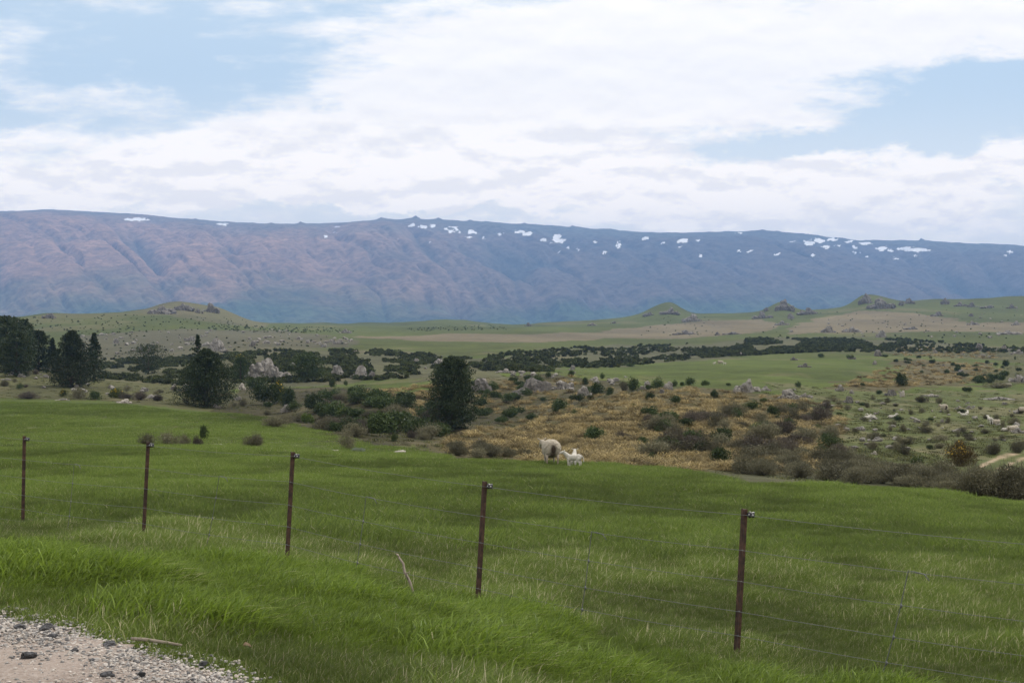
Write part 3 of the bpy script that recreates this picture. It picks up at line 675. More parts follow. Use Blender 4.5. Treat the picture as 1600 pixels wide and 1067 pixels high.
# ================================================================== GRASS
wind = (.42, .06)
tf = [blades_mesh('tuft', 60, .17, .145, .0062, (.22, 0), 400+k, .75, 3, .045) for k in range(6)]
tl = [blades_mesh('lush_tuft', 56, .14, .235, .0085, wind, 420+k, .7, 4, .035, .4) for k in range(6)]
tfar = [blades_mesh('far_tuft', 70, .42, .19, .014, (.2, 0), 440+k, .8, 2, .03) for k in range(5)]
rs = np.random.RandomState(77)
def lushness(px, y):
    py = HOR-gz_vec((px-800)/F*y, y)*F/y
    top = np.interp(px, [-100, 0, 200, 350, 450, 560, 740, 900, 1000, 1100, 1250, 1700], [842, 845, 868, 880, 885, 895, 945, 985, 1005, 1030, 1062, 1100])
    low = np.interp(px, [-100, 0, 150, 300, 450, 600, 800, 1000, 1200, 1700], [920, 925, 948, 978, 1000, 1022, 1058, 1085, 1100, 1100])
    return sstep(py, top-2, top+14)*sstep(py, low+22, low-14)
def onroad(x, y, px):
    dd = road_edge(px)+.35*fbm(x*1.3, y*1.3, 3, 91)-y
    return (px < 500) & (dd > 0)
x, y, px = wedge(35000, 5.9, 21, -500, 2100, rs, .75)
lu = lushness(px, y); rd = onroad(x, y, px); edge = sstep(road_edge(px)+.05-y, -1.1, .1)*(px < 560)
clump = fbm(x*1.1, y*.8, 3, 501); big = fbm(x*.33, y*.25, 3, 503)
keep = ~rd & (rs.uniform(size=len(x)) > edge*.45)
isl = (rs.uniform(size=len(x)) < lu)
sel = keep & ~isl; xs, ys = x[sel], y[sel]
sc1 = (.82+1.9*clump[sel]+.8*big[sel])*(1-.5*edge[sel])*rs.uniform(.8, 1.2, sel.sum())
stuff('grass', 'mown-short to ankle-high green grass with dry stalks', tf, np.stack([xs, ys, gz_vec(xs, ys)], -1), rs.uniform(-.7, .7, sel.sum()), np.clip(sc1, .55, 1.8), np.clip(.5+.95*big[sel]+1.0*clump[sel]+.2*rs.normal(size=sel.sum()), 0, 1), M_GRASS)
sel = keep & isl; xs, ys = x[sel], y[sel]
sc1 = (.95+2.6*clump[sel])*rs.uniform(.8, 1.25, sel.sum())*(.55+.45*lu[sel])
stuff('lush_grass', 'long lush bright green grass leaning over on the road bank', tl, np.stack([xs, ys, gz_vec(xs, ys)], -1), rs.uniform(-.5, .5, sel.sum()), np.clip(sc1, .45, 1.7), np.clip(.5+1.2*clump[sel]+.2*rs.normal(size=sel.sum()), 0, 1), M_LUSH)
x, y, px = wedge(36500, 20, 64, -260, 1880, rs, .7)
clump = fbm(x*.8, y*.4, 3, 511); big = fbm(x*.16, y*.12, 3, 513); crest = (inpoly(px, HOR-gz_vec(x, y)*F/y, P_SHRUB) & (y > 44))
ok = ~crest & (y < np.interp(px, [0, 800, 1000, 1200, 1400, 1600, 1900], [64, 58, 56, 50, 45, 41, 36]))
xo, yo, po = wedge(17500, 62, 225, -190, 700, rs, .3); o2 = (HOR-gz_vec(xo, yo)*F/yo > np.interp(po, [0, 200, 330, 430, 560, 700], [628, 632, 642, 655, 690, 712])) & (yo < np.interp(po, [0, 400, 560, 700], [225, 190, 110, 75]))
xo, yo = xo[o2], yo[o2]
x, y, clump, big = x[ok], y[ok], clump[ok], big[ok]
stuff('paddock_grass', 'green pasture grass of the near paddock', tfar, np.stack([x, y, gz_vec(x, y)], -1), rs.uniform(-.6, .6, len(x)), np.clip((.74+1.5*clump)*rs.uniform(.8, 1.2, len(x)), .55, 1.5), np.clip(.5+.95*big+.8*clump+.2*rs.normal(size=len(x)), 0, 1), M_GRASS2)

stuff('far_paddock_grass', 'pasture grass of the left paddock beyond the brow', tfar, np.stack([xo, yo, gz_vec(xo, yo)], -1), rs.uniform(-.6, .6, len(xo)), np.clip(.75+.004*yo, .8, 1.5)*(1+fbm(xo*.3, yo*.1, 3, 517)), np.clip(.55+1.3*fbm(xo*.07, yo*.03, 3, 519)+.15*rs.normal(size=len(xo)), 0, 1), M_GRASS2)

# ================================================================== FENCE
PD = [20.9, 18.7, 16.5, 14.3, 12.1]; PT = [(37.5, 681), (231, 690), (457, 706), (757, 752), (1163, 795)]; PB = [(35, 819), (223, 844), (447.5, 880), (745, 953), (1150, 1033)]
tops = [PX(a_, b_, d) for (a_, b_), d in zip(PT, PD)]; bots = [PX(a_, b_, d) for (a_, b_), d in zip(PB, PD)]
st_ = tops[4]-tops[3]; tops.append(tops[4]+Vector((2.1, -2.0, .02))); bots.append(bots[4]+Vector((2.1, -2.0, .02)))
tops.insert(0, tops[0]+Vector((-2.1, 2.3, .0))); bots.insert(0, bots[0]+Vector((-2.1, 2.3, -.05)))
M_RUST, t, b = mat_new('rusty_steel', .75, .3); p = t.new('ShaderNodeNewGeometry').outputs['Position']
t.l.new(t.mix(t.ss(t.noise(p, 14, 6, .7), .35, .7), (.034, .022, .019, 1), (.105, .056, .038, 1)), b.inputs['Base Color']); bump(t, b, t.noise(p, 60, 4), .4, .004)
M_WIRE, t, b = mat_new('galvanised_wire', .55, .5); b.inputs['Base Color'].default_value = (.13, .135, .135, 1); b.inputs['Metallic'].default_value = .3
M_INS, t, b = mat_new('black_plastic', .4, .5); b.inputs['Base Color'].default_value = (.012, .012, .014, 1)
M_BOLT, t, b = mat_new('bright_metal', .35, .5); b.inputs['Base Color'].default_value = (.4, .4, .4, 1); b.inputs['Metallic'].default_value = .5
fence = link('wire_fence', None, loc=bots[3], label='wire stock fence of leaning rusty steel posts crossing the foreground', cat='fence')
O = Vector(bots[3]); fdir = (bots[5]-bots[1]).normalized(); fn = Vector((fdir.y, -fdir.x, 0)).normalized()
if fn.y > 0: fn = -fn     # towards the road
SR = Vector((1, -.15, 0)).normalized()
def post_mesh(top, bot):
    """Y-section steel post with three flanges and a raw top"""
    ax = (top-bot).normalized(); u = fdir-ax*fdir.dot(ax); u.normalize(); n_ = ax.cross(u); n_ = n_ if n_.dot(fn) > 0 else -n_
    prof = []; R_, w_ = .028, .006
    u = (SR-ax*SR.dot(ax)).normalized(); n_ = ax.cross(u); n_ = n_ if n_.y < 0 else -n_
    for ang in (98, 218, 338):
        th = math.radians(ang); d = Vector((math.cos(th), math.sin(th))); s_ = Vector((-d.y, d.x))
        prof += [d*.010-s_*w_, d*R_-s_*w_*.6, d*R_+s_*w_*.6, d*.010+s_*w_]
    bm = bmesh.new(); rings = []
    for q_ in (bot-ax*.3, top):
        rings.append([bm.verts.new(q_+u*c_.x+n_*c_.y-O) for c_ in prof])
    k = len(prof)
    for i in range(k): bm.faces.new((rings[0][i], rings[0][(i+1) % k], rings[1][(i+1) % k], rings[1][i]))
    bm.faces.new(rings[1]); bm.faces.new(rings[0][::-1]); bmesh.ops.recalc_face_normals(bm, faces=bm.faces)
    me = bpy.data.meshes.new('post'); bm.to_mesh(me); bm.free(); return me, ax, u, n_
fr_w = [.035, .265, .47, .665, .825, .965]
for i in range(7):
    me, ax, u, n_ = post_mesh(tops[i], bots[i]); post = link('post', me, M_RUST, fence)
    hh = (tops[i]-bots[i]).length; c_ = tops[i]-ax*.042-O+SR*.012; u_s, n_s = u, n_; u = SR; n_ = Vector((-.15, -1, 0)).normalized()
    ins = tube_mesh('insulator', [c_+u*.012+n_*.012, c_+u*.022+n_*.014, c_+u*.024+n_*.014, c_+u*.04+n_*.016, c_+u*.042+n_*.016, c_+u*.066+n_*.02, c_+u*.07+n_*.02], [.014, .016, .026, .027, .019, .026, .020], 14)
    io = link('insulator', ins, M_INS, post)
    b1 = tube_mesh('bolt', [c_+u*.026+n_*.036+ax*.004, c_+u*.026+n_*.046+ax*.004], .005, 10); b2 = tube_mesh('bolt', [c_+u*.056+n_*.042, c_+u*.056+n_*.048], .008, 10)
    link('bolt', b1, M_BOLT, io); link('bolt', b2, M_BOLT, io)
    u, n_ = u_s, n_s
    for f_ in fr_w[1:]:
        q_ = tops[i]-ax*hh*f_-O; link('wire_clip', tube_mesh('wire_clip', [q_+n_*.033-u*.010, q_+n_*.037, q_+n_*.033+u*.010], .0026, 6), M_WIRE, post)
def wire_pt(i, f_, k):
    off = fn*(.036)+(fdir*.045 if k == 0 else Vector())
    return tops[i]+(bots[i]-tops[i])*f_+off-O
for k, f_ in enumerate(fr_w):
    pts = []
    for i in range(6):
        p0, p1 = wire_pt(i, f_, k), wire_pt(i+1, f_, k)
        for s_ in range(6):
            u_ = s_/6; pts.append(p0.lerp(p1, u_)+Vector((0, 0, -.018*4*u_*(1-u_)+rnd.uniform(-.002, .002))))
    pts.append(wire_pt(6, f_, k))
    link('wire', tube_mesh('wire', pts, .0019, 5), M_WIRE, fence)
DRP = [(1, 122, 723, 115, 808), (2, 350, 743, 335, 858), (3, 580, 775, 569, 885), (4, 933, 827, 922, 945), (5, 1428, 897, 1392, 1070)]
for (i, x1, y1, x2, y2) in DRP:
    # where the sight line meets the vertical plane of the fence between two posts
    def on_fence(px, py, f_=None):
        A, Bp = tops[i], tops[i+1]; tx_ = (px-800)/F
        u_ = (tx_*A.y-A.x)/((Bp.x-A.x)-tx_*(Bp.y-A.y)); q_ = A.lerp(Bp, u_); return u_
    u1, u2 = on_fence(x1, y1), on_fence(x2, y2)
    pts = []; kn = []
    for k in range(1, 6):
        f_ = fr_w[k]; u_ = u1+(u2-u1)*(k-1)/4.0; q_ = wire_pt(i, f_, k).lerp(wire_pt(i+1, f_, k), u_)+Vector((0, 0, -.018*4*u_*(1-u_)))
        pts.append(q_+fn*.006); kn.append(q_+fn*.006)
    top_ = pts[0]+Vector((0, 0, .012)); low = pts[-1]+(pts[-1]-pts[-2])*.35
    hook = [top_+fdir*.17+Vector((0, 0, -.055)), top_+fdir*.13+Vector((0, 0, -.012)), top_+fdir*.06+Vector((0, 0, -.004)), top_]
    ms = [tube_mesh('d', hook+pts[1:]+[low], .0036, 6)]
    for q_ in kn[1:]: ms.append(tube_mesh('d', [q_+Vector((0, 0, .016)), q_+fdir*.008, q_-Vector((0, 0, .016))], [.006, .009, .006], 6))
    link('wire_dropper', join_meshes('wire_dropper', ms), M_WIRE, fence)
# ================================================================== TREES
def conifer(name, px, py, hpx, wpx, d, seed, mat, label, shape, nb=90, leaf=.16, per=95, group=None, lean=0.0, cat='tree'):
    """trunk, limbs and a ragged crown of needle clumps; shape gives the crown radius up the height"""
    rs = np.random.RandomState(seed); x = (px-800)/F*d; base_ = Vector((x, d, gz_at(x, d)))
    top_z = (HOR-(py-hpx))*d/F; H = top_z-base_.z; R0 = wpx*d/F/2*1.28; leaf = leaf*1.3; nb = int(nb*1.25)
    root = link(name, None, loc=base_, label=label, cat=cat, group=group)
    trk = [tube_mesh('t', [(0, 0, -.6), (0, 0, H*.3), (lean*H*.5, 0, H*.6), (lean*H, 0, H*.97)], [H*.035, H*.026, H*.016, H*.004], 9)]
    P, S = [], []
    for k in range(nb):
        u = ((k+.5)/nb)**.85*.97+.015; zc = H*u; rad = R0*np.interp(u, [s_[0] for s_ in shape], [s_[1] for s_ in shape])*rs.uniform(.68, 1.12)
        ang = k*2.399+rs.uniform(-.4, .4); dz = rad*rs.uniform(-.05, .28)
        for f_ in (rs.uniform(.35, .6), rs.uniform(.8, 1.0)):
            c_ = np.array([math.cos(ang)*rad*f_+lean*zc, math.sin(ang)*rad*f_, zc+dz*f_]); cr = max(.10*R0, rad*.26)*rs.uniform(.75, 1.25)
            n = per//2; dv = rs.normal(size=(n, 3)); dv /= np.linalg.norm(dv, axis=1)[:, None]
            P.append(c_+dv*(cr*rs.uniform(.2, 1.1, n)**.6)[:, None]*np.array([1, 1, .75]))
        tip = (math.cos(ang)*rad*.8+lean*zc, math.sin(ang)*rad*.8, zc+dz*.8)
        if k % 2 == 0: trk.append(tube_mesh('t', [(lean*zc*.9, 0, max(zc-rad*.2, .1)), ((tip[0]+lean*zc)*.5, tip[1]*.5, zc+dz*.3), tip], [H*.010*(1.1-u), H*.007*(1.1-u), H*.003], 5))
    P = np.concatenate(P); P[:, 2] = np.maximum(P[:, 2], .03)
    V, Fc = leaves(P, leaf, .5, rs, .45); me = mesh_np('crown', V, Fc, False); vattr(me, 'v', np.repeat(rs.uniform(0, .85, len(P)), 4))
    link('crown', me, mat, root); link('trunk', join_meshes('trunk', trk), M_BARK, root); return root
OVAL = [(0, .62), (.15, .95), (.35, 1.0), (.55, .92), (.75, .74), (.9, .45), (1, .12)]
CONE = [(0, .9), (.12, 1.0), (.4, .78), (.7, .42), (.9, .16), (1, .03)]
DOME = [(0, .55), (.2, .95), (.5, 1.0), (.75, .82), (.92, .5), (1, .2)]
LOW = [(0, .9), (.2, 1.0), (.45, .95), (.65, .72), (.82, .42), (.93, .22), (1, .08)]
conifer('conifer_tree', 708, 672, 114, 66, 172, 1, M_DARKT, 'tall dark dense conifer standing alone at the head of the gully', OVAL, 170, .17, 120)
conifer('pine_tree', 322, 626, 80, 70, 225, 2, M_GREENT, 'broad dark green pine behind the pale boulders left of the gully', LOW, 170, .2, 120)
conifer('pine_tree', 309, 560, 37, 30, 262, 3, M_DARKT, 'narrow pointed dark tree whose tip rises just behind the broad green pine', CONE, 50, .2, 70)
conifer('conifer_tree', 112, 594, 77, 62, 265, 4, M_DARKT, 'broad cone-shaped dark conifer beside the scattered rocks at left', CONE[:1]+[(.1, 1.), (.45, .85), (.75, .5), (.92, .2), (1, .05)], 150, .22, 110)
conifer('conifer_tree', 147, 577, 57, 34, 300, 5, M_DARKT, 'slimmer pointed conifer half hidden behind the broad cone-shaped one', CONE, 80, .24, 80)
conifer('conifer_tree', 82, 570, 42, 24, 320, 6, M_DARKT, 'small thin conifer between the left-hand clump and the broad cone-shaped tree', CONE, 60, .25, 70)
conifer('pine_tree', 12, 575, 80, 62, 305, 7, M_DARKT, 'tallest dark pine at the far left edge of the photo', DOME, 140, .25, 100)
conifer('pine_tree', 38, 574, 75, 34, 320, 8, M_DARKT, 'dark pine with an uneven top, second from the left edge', OVAL, 90, .25, 90)
conifer('pine_tree', 60, 573, 57, 34, 328, 9, M_DARKT, 'rounded dark pine at the right end of the left-hand clump', DOME, 90, .25, 90)
conifer('broadleaf_tree', 26, 580, 62, 44, 290, 10, M_GREENT, 'lighter olive green tree in front of the left-hand clump of dark pines', DOME, 90, .24, 90)
conifer('scrubby_tree', 232, 576, 36, 48, 400, 11, M_GREENT, 'open wispy dark tree below the rocky slope between the two groups of conifers', [(0, .5), (.3, .9), (.6, 1), (.85, .8), (1, .5)], 60, .26, 60)
conifer('scrubby_tree', 376, 590, 32, 22, 335, 12, M_GREENT, 'small round dark tree against the left side of the big rock bluff', DOME, 50, .2, 70)
conifer('scrubby_tree', 481, 598, 46, 46, 335, 13, M_GREENT, 'dark bushy tree right of the big rock bluff', DOME, 90, .22, 90)
conifer('scrubby_tree', 398, 612, 20, 24, 300, 14, M_GREENT, 'low dark tree standing in front of the foot of the big rock bluff', DOME, 40, .2, 70)

# ================================================================== ROCKS
def outcrop(px, py, wpx, hpx, label, seed, n=5, mat=None, name='rock_outcrop', cat='rock outcrop', group=None, d=None, deep=.7, spiky=0.0, dmin=3, flat=1.0):
    """one rock mass of n blocks heaped together, sunk a little in the ground"""
    rs = np.random.RandomState(seed); p = at(px, py, dmin) if d is None else Vector(((px-800)/F*d, d, gz_at((px-800)/F*d, d)))
    if d is not None: p.z = min(p.z, (HOR-py)*d/F)
    s_ = p.y/F; W = wpx*s_; Hh = hpx*s_; parts = []; n = n if n == 1 else int(n*1.7)
    for k in range(n):
        u = (k+.5)/n-.5+rs.uniform(-.5, .5)/n; hk = Hh*(1-.9*abs(u))*rs.uniform(.4, .9) if n > 1 else Hh
        if k == n//2: hk = Hh; u *= .5
        wk = W*rs.uniform(.12, .24) if n > 1 else W*.5
        if k == n//2 and n > 1: wk = max(W*(.36 if hpx >= 38 else .2), hk*.7)
        yy = rs.uniform(-.5, .5)*W*deep*.6 if n > 1 else 0
        parts.append((seed*17+k, (u*W*.8, yy, hk*.18), (wk*.8 if n > 1 else wk, wk*deep*.9, hk*.86), rs.uniform(-.5, .5), 4 if hpx >= 38 else (3 if wpx*n > 12 else 2)))
    me = rock_mesh(name, parts)
    return link(name, me, mat or M_ROCK, loc=p, label=label, cat=cat, group=group)
OC = [ # px, base row, width, height, label, blocks, dark?
 (415, 600, 84, 38, 'big pale-topped rock bluff with a sheer grey face between the dark trees', 9, 0, 345),
 (252, 490, 46, 16, 'jagged tor on the left shoulder of the far left hill', 7, 0, None), (329, 487, 30, 16, 'highest blocky tor crowning the far left hill', 5, 0, None), (286, 484, 40, 12, 'low broken tor in the saddle of the far left hill', 6, 0, None),
 (78, 497, 28, 10, 'small rounded tor at the left end of the far hill ridge', 4, 1, None), (310, 489, 16, 8, 'little rock step between the two crests of the far left hill', 3, 0, None),
 (1046, 491, 34, 9, 'rocks capping the cone-shaped green hill right of centre', 5, 1, None), (1014, 494, 22, 5, 'low dark rocks on the left shoulder of the cone-shaped green hill', 4, 1, None), (1083, 502, 34, 11, 'rock pile on the brown field just right of the cone-shaped green hill', 6, 0, None),
 (1225, 484, 34, 13, 'steep dark tor on the small pointed hill', 6, 1, None), (1197, 486, 10, 6, 'small rock block on the left slope of the small pointed hill', 2, 1, None), (1190, 497, 34, 9, 'broken rocks low on the left flank of the small pointed hill', 5, 0, None),
 (1262, 491, 36, 9, 'spread of grey rocks on the right flank of the small pointed hill', 6, 1, None), (1236, 498, 8, 8, 'upright rock below the small pointed hill', 2, 1, None), (1352, 474, 26, 13, 'highest tor on the long right-hand hill', 5, 1, None), (1376, 482, 46, 14, 'long rugged tor just below the highest tor on the right', 8, 1, None),
 (1420, 474, 22, 7, 'dark rocks on the crest right of the highest right-hand tor', 4, 1, None), (1408, 477, 14, 6, 'little block on the crest between the right-hand tors', 2, 1, None), (1477, 475, 16, 9, 'twin-topped crag on the far right skyline', 3, 1, None), (1500, 478, 24, 6, 'flat dark crag on the far right skyline', 4, 1, None), (1518, 479, 18, 6, 'last dark crag of the far right skyline row', 3, 1, None),
 (1582, 482, 18, 6, 'dark rocks near the right edge below the skyline', 3, 1, None), (1545, 482, 26, 4, 'scatter of low rocks below the far right skyline', 4, 1, None),
 (1295, 519, 24, 11, 'rock castle standing in the brown far field', 5, 0, None), (1330, 518, 34, 8, 'row of grey rocks in the brown far field right of the rock castle', 6, 0, None), (1377, 526, 20, 10, 'rock cluster on the green edge below the brown far field', 4, 0, None), (1120, 523, 12, 5, 'pair of dark rocks on the lower edge of the brown field', 2, 1, None),
 (1070, 522, 38, 7, 'long low row of dark rocks on the lower edge of the brown field', 7, 1, None), (1145, 522, 34, 4, 'flat broken rocks on the lower edge of the brown field', 5, 1, None), (1425, 514, 26, 5, 'low rocks in the middle of the right-hand brown field', 4, 1, None), (1465, 493, 22, 7, 'grey rocks on green ground above the right-hand brown field', 4, 0, None),
 (1520, 507, 24, 6, 'two grey humps in a green patch near the right edge of the brown field', 3, 0, None), (1588, 507, 16, 7, 'round grey tor by the right edge of the photo', 3, 0, None), (1575, 522, 44, 6, 'wide belt of grey stones near the right edge', 8, 0, None), (1220, 507, 26, 7, 'rocks at the green notch between the two brown fields', 4, 0, None), (1517, 494, 12, 4, 'small lone rock on the far right green slope', 2, 1, None),
 (925, 508, 18, 4, 'low dark rocks on the skyline near the middle', 4, 1, None), (826, 509, 14, 5, 'small dark tor on the middle skyline', 3, 1, None), (960, 505, 16, 4, 'tiny rocks where the cone-shaped hill begins', 3, 1, None),
 (182, 536, 10, 8, 'lone grey boulder on the rocky slope at left', 2, 0, None), (338, 548, 30, 20, 'slabby grey rock face on the rocky slope behind the broad pine', 5, 0, None), (300, 532, 30, 8, 'grey slabs above the broad pine', 4, 0, None), (540, 520, 22, 7, 'pale rocks on the far brown rise left of the middle', 4, 0, None),
 (530, 537, 24, 8, 'pale rocks at the right end of the rocky slope', 4, 0, None), (395, 540, 14, 8, 'dark boulder on the rocky slope above the bluff', 2, 1, None), (522, 548, 10, 4, 'grey boulder at the edge of the far green plain', 2, 0, None), (556, 551, 20, 4, 'two flat rocks at the edge of the far green plain', 3, 0, None),
 (560, 595, 30, 24, 'steep dark rock face rising from the scrub right of the bluff', 4, 0, 345), (525, 594, 34, 22, 'broken rock wall half hidden in the scrub', 5, 0, 350), (584, 594, 26, 14, 'rounded dark rock at the right end of the rock wall', 3, 1, 340), (458, 562, 18, 8, 'pale rocks poking from the scrub above the bluff', 3, 0, 390), (650, 567, 20, 7, 'pale stones in the scrub left of the tall dark conifer', 4, 0, None), (685, 570, 20, 10, 'pale rocks touching the left side of the tall dark conifer', 4, 0, None),
 (752, 596, 40, 20, 'dark jumbled rocks just right of the tall dark conifer', 7, 1, 240), (790, 582, 34, 7, 'pale flat rocks above the jumbled rocks', 5, 0, None), (842, 641, 64, 46, 'grey rock bluff with a cave-like shadow facing the gully', 6, 1, 238), (880, 632, 40, 38, 'right-hand part of the grey gully bluff', 5, 0, 240), (912, 616, 28, 16, 'grey rock slab between the dark bushes above the tussock', 3, 0, 220), (935, 606, 26, 14, 'smooth grey rocks beside the bushes at the top of the tussock slope', 3, 0, 225),
 (812, 634, 24, 26, 'shadowed rock wall at the left end of the gully bluff', 3, 1, 236), (894, 577, 14, 7, 'grey boulder at the edge of the dark scrub', 2, 0, None), (1010, 607, 20, 11, 'smooth boulder with yellow-green bush in front', 2, 0, None), (1044, 608, 14, 12, 'upright boulder at the right end of the bush row', 2, 0, None), (1034, 614, 9, 7, 'small dark boulder below the upright boulder', 2, 1, None),
 (664, 668, 36, 26, 'dark grey rock cliff in the gully left of the conifer foot', 5, 1, 168), (628, 640, 22, 14, 'broken grey rocks in the brown gully side', 4, 0, None), (1167, 612, 44, 19, 'large layered grey outcrop at the top of the tussock slope', 8, 0, None), (1232, 625, 34, 17, 'layered rock pile right of the large layered outcrop', 6, 0, None), (1196, 611, 22, 7, 'brown-grey rocks trailing right of the large layered outcrop', 4, 0, None),
 (1312, 612, 17, 9, 'rounded grey rock at the top of the right-hand slope', 3, 0, None), (1326, 630, 20, 10, 'dark hump-backed rock on the right-hand slope', 3, 1, None), (1258, 621, 24, 7, 'flat pale slab near the layered rock pile', 3, 0, None), (1392, 618, 20, 11, 'dark rock with a pale leaning slab beside it', 4, 1, None), (1408, 619, 10, 10, 'pale leaning slab on the right of the dark rock', 1, 2, None), (1330, 614, 12, 6, 'small grey rock beside the rounded grey rock', 2, 0, None),
 (1454, 619, 34, 4, 'row of low grey rocks behind the scrub on the right-hand slope', 5, 0, None), (1560, 624, 56, 5, 'long flat line of grey rocks near the right edge', 8, 0, None), (1346, 643, 11, 5, 'flat grey boulder on open turf', 1, 0, None), (1473, 661, 15, 6, 'square dark flat-topped rock on the right-hand slope', 2, 1, None), (1514, 639, 12, 5, 'grey boulder right of the upper ewe', 2, 0, None),
 (1290, 633, 26, 4, 'pale slab flush with the turf', 3, 2, None), (1590, 678, 24, 8, 'grey rocks at the right edge beside the lying sheep', 4, 0, None), (1365, 709, 16, 5, 'pale rock low on the right-hand slope above the scrub', 2, 2, None), (1223, 678, 24, 11, 'grey rock poking out of the lower tussocks', 3, 0, None), (1275, 695, 12, 5, 'whitish rock at the edge of the lower tussocks', 2, 2, None), (1356, 695, 10, 4, 'small dark rock on the lower right slope', 1, 1, None),
 (1590, 596, 34, 14, 'big smooth grey rocks among bushes at the right edge', 4, 0, None), (1530, 547, 20, 10, 'dark domed rock on the far terrace at right', 2, 1, None), (1568, 549, 24, 9, 'pale domed rock beside the dark domed one', 2, 0, None), (1592, 552, 20, 7, 'grey rocks right of the pale domed rock', 3, 0, None), (1462, 551, 10, 5, 'small pale rock on the far terrace', 2, 0, None), (1535, 556, 14, 4, 'flat pale rocks below the domed rocks', 2, 0, None),
 (1372, 556, 16, 9, 'dark blocky rock at the end of the dark scrub', 3, 1, None), (1240, 562, 14, 5, 'dark rocks on the upper edge of the green paddock', 3, 1, None), (1258, 573, 26, 6, 'low rocks and brush in the green paddock', 4, 1, None), (1330, 561, 16, 6, 'dark stones on the rough ground above the paddock', 3, 1, None), (1367, 569, 10, 6, 'grey boulder at the end of the green paddock', 2, 0, None), (1500, 584, 10, 8, 'dark rock on the golden tussock rise', 2, 1, None), (1474, 573, 10, 4, 'small dark rock on top of the golden tussock rise', 2, 1, None),
 (33, 589, 24, 8, 'pale boulder left of the cone-shaped conifer', 2, 0, None), (72, 578, 20, 9, 'greyish rocks just left of the cone-shaped conifer', 3, 0, None), (50, 572, 22, 6, 'small rocks below the left-hand pines', 3, 0, None), (132, 597, 12, 5, 'pale rock at the right foot of the cone-shaped conifer', 2, 0, None), (12, 594, 22, 4, 'flat pale slab at the left edge', 2, 0, None), (70, 590, 16, 5, 'flat stones below the greyish rocks at left', 3, 0, None),
 (290, 611, 22, 12, 'pale rounded boulders left of the broad pine', 4, 0, None), (312, 619, 20, 13, 'tall pale boulder leaning by the broad pine', 2, 2, None), (270, 608, 14, 8, 'pale boulder furthest left of the group by the broad pine', 2, 0, None), (337, 637, 18, 7, 'pale rocks on the paddock edge below the broad pine', 3, 2, None), (195, 629, 28, 7, 'stack of flat grey slabs at the back edge of the left paddock', 4, 2, None), (100, 625, 24, 3, 'low line of grey stones at the back edge of the left paddock', 3, 0, None),
 (372, 625, 16, 8, 'pale rocks right of the broad pine', 3, 0, None), (445, 645, 18, 12, 'grey rocks among the gully bushes', 3, 0, None), (378, 608, 14, 9, 'pale rocks below the bluff', 3, 2, None), (627, 709, 20, 7, 'smooth pale boulder lying in the grass beyond the fence', 1, 2, None), (521, 704, 16, 2.4, 'flat pale stone in the grass left of the smooth boulder', 1, 2, None), (748, 690, 12, 6, 'small bluish rock at the foot of the tussock slope', 2, 0, None), (340, 695, 20, 2, 'flat pinkish slab beside the brush heap', 1, 2, None)]
MR = [M_ROCK, M_ROCKD, M_ROCKP]
for k, (px, py, wp, hp, lb, nb_, dk, dd_) in enumerate(OC):
    if py < 500: hp *= 1.15 if px > 400 else .8; dk = 1
    if nb_ == 1: o = outcrop(px, py+1, wp, hp, lb, 700+k, 1, MR[dk], 'boulder', 'boulder', d=dd_)
    else: outcrop(px, py+1, wp, hp*1.08, lb, 700+k, nb_, MR[dk], d=dd_, flat=.6)
# small scattered stones, alike
smr = [rock_mesh('boulder', [(900+k, (0, 0, .15), (.5, .35, .28), 0, 2)]+([(930+k, (.45, .1, .05), (.3, .3, .18), 1, 2)] if k % 2 else [])) for k in range(6)]
for q_ in smr: q_.materials.append(M_ROCK)
LM = [('the big pale-topped bluff', 415, 580), ('the tall lone conifer', 708, 610), ('the broad pine', 320, 590), ('the cone-shaped conifer', 112, 560), ('the left-hand pine clump', 30, 550), ('the tall conifer foot', 705, 660),
 ('the jumbled dark rocks', 752, 588), ('the grey gully bluff', 842, 620), ('the pale flat rocks', 790, 580), ('the large layered outcrop', 1167, 604), ('the layered rock pile', 1232, 618), ('the hump-backed dark rock', 1326, 626), ('the leaning pale slab', 1402, 614),
 ('the rounded grey rock', 1312, 608), ('the standing slope ewe', 1475, 641), ('the square flat-topped rock', 1473, 658), ('the lying lamb by its bush', 1395, 655), ('the two lying lambs', 1358, 654), ('the neat round bush', 1288, 684), ('the bare purplish bush', 1310, 700), ('the rusty flowering bush', 1503, 708),
 ('the farm track', 1565, 722), ('the right-edge rocks', 1590, 674), ('the long flat rock line', 1560, 622), ('the wide grey scrub clump', 1440, 625), ('the low wide grey bush', 1446, 672), ('the pair lying on earth', 1508, 649), ('the flat grey boulder', 1346, 641),
 ('the golden tussock rise', 1460, 585), ('the large bush before the rise', 1406, 592), ('the dark domed rock', 1530, 545), ('the end of the big paddock', 1365, 570), ('the smooth right-edge rocks', 1590, 592), ('the lone small-paddock ewe', 1577, 602), ('the rocks in the paddock', 1258, 570),
 ('the flowering hedge gorse', 178, 613), ('the stacked grey slabs', 195, 626), ('the pale rounded boulders', 290, 606), ('the left-edge slab', 12, 594), ('the small round far-left bush', 31, 603), ('the pale paddock-edge rocks', 337, 634),
 ('the far left hill', 290, 500), ('the slabby rock face', 338, 540), ('the lone slope boulder', 182, 532), ('the pale far-rise rocks', 540, 518), ('the rocky slope end', 530, 535), ('the dark slope boulder', 395, 536), ('the wispy open tree', 232, 545),
 ('the rock castle', 1295, 514), ('the edge rock cluster', 1377, 521), ('the long rugged tor', 1376, 480), ('the two grey humps', 1520, 505), ('the grey stone belt', 1575, 520), ('the round right-edge tor', 1588, 503), ('the middle brown-field rocks', 1425, 512), ('the upper green rocks', 1465, 492), ('the pointed hill', 1230, 485)]
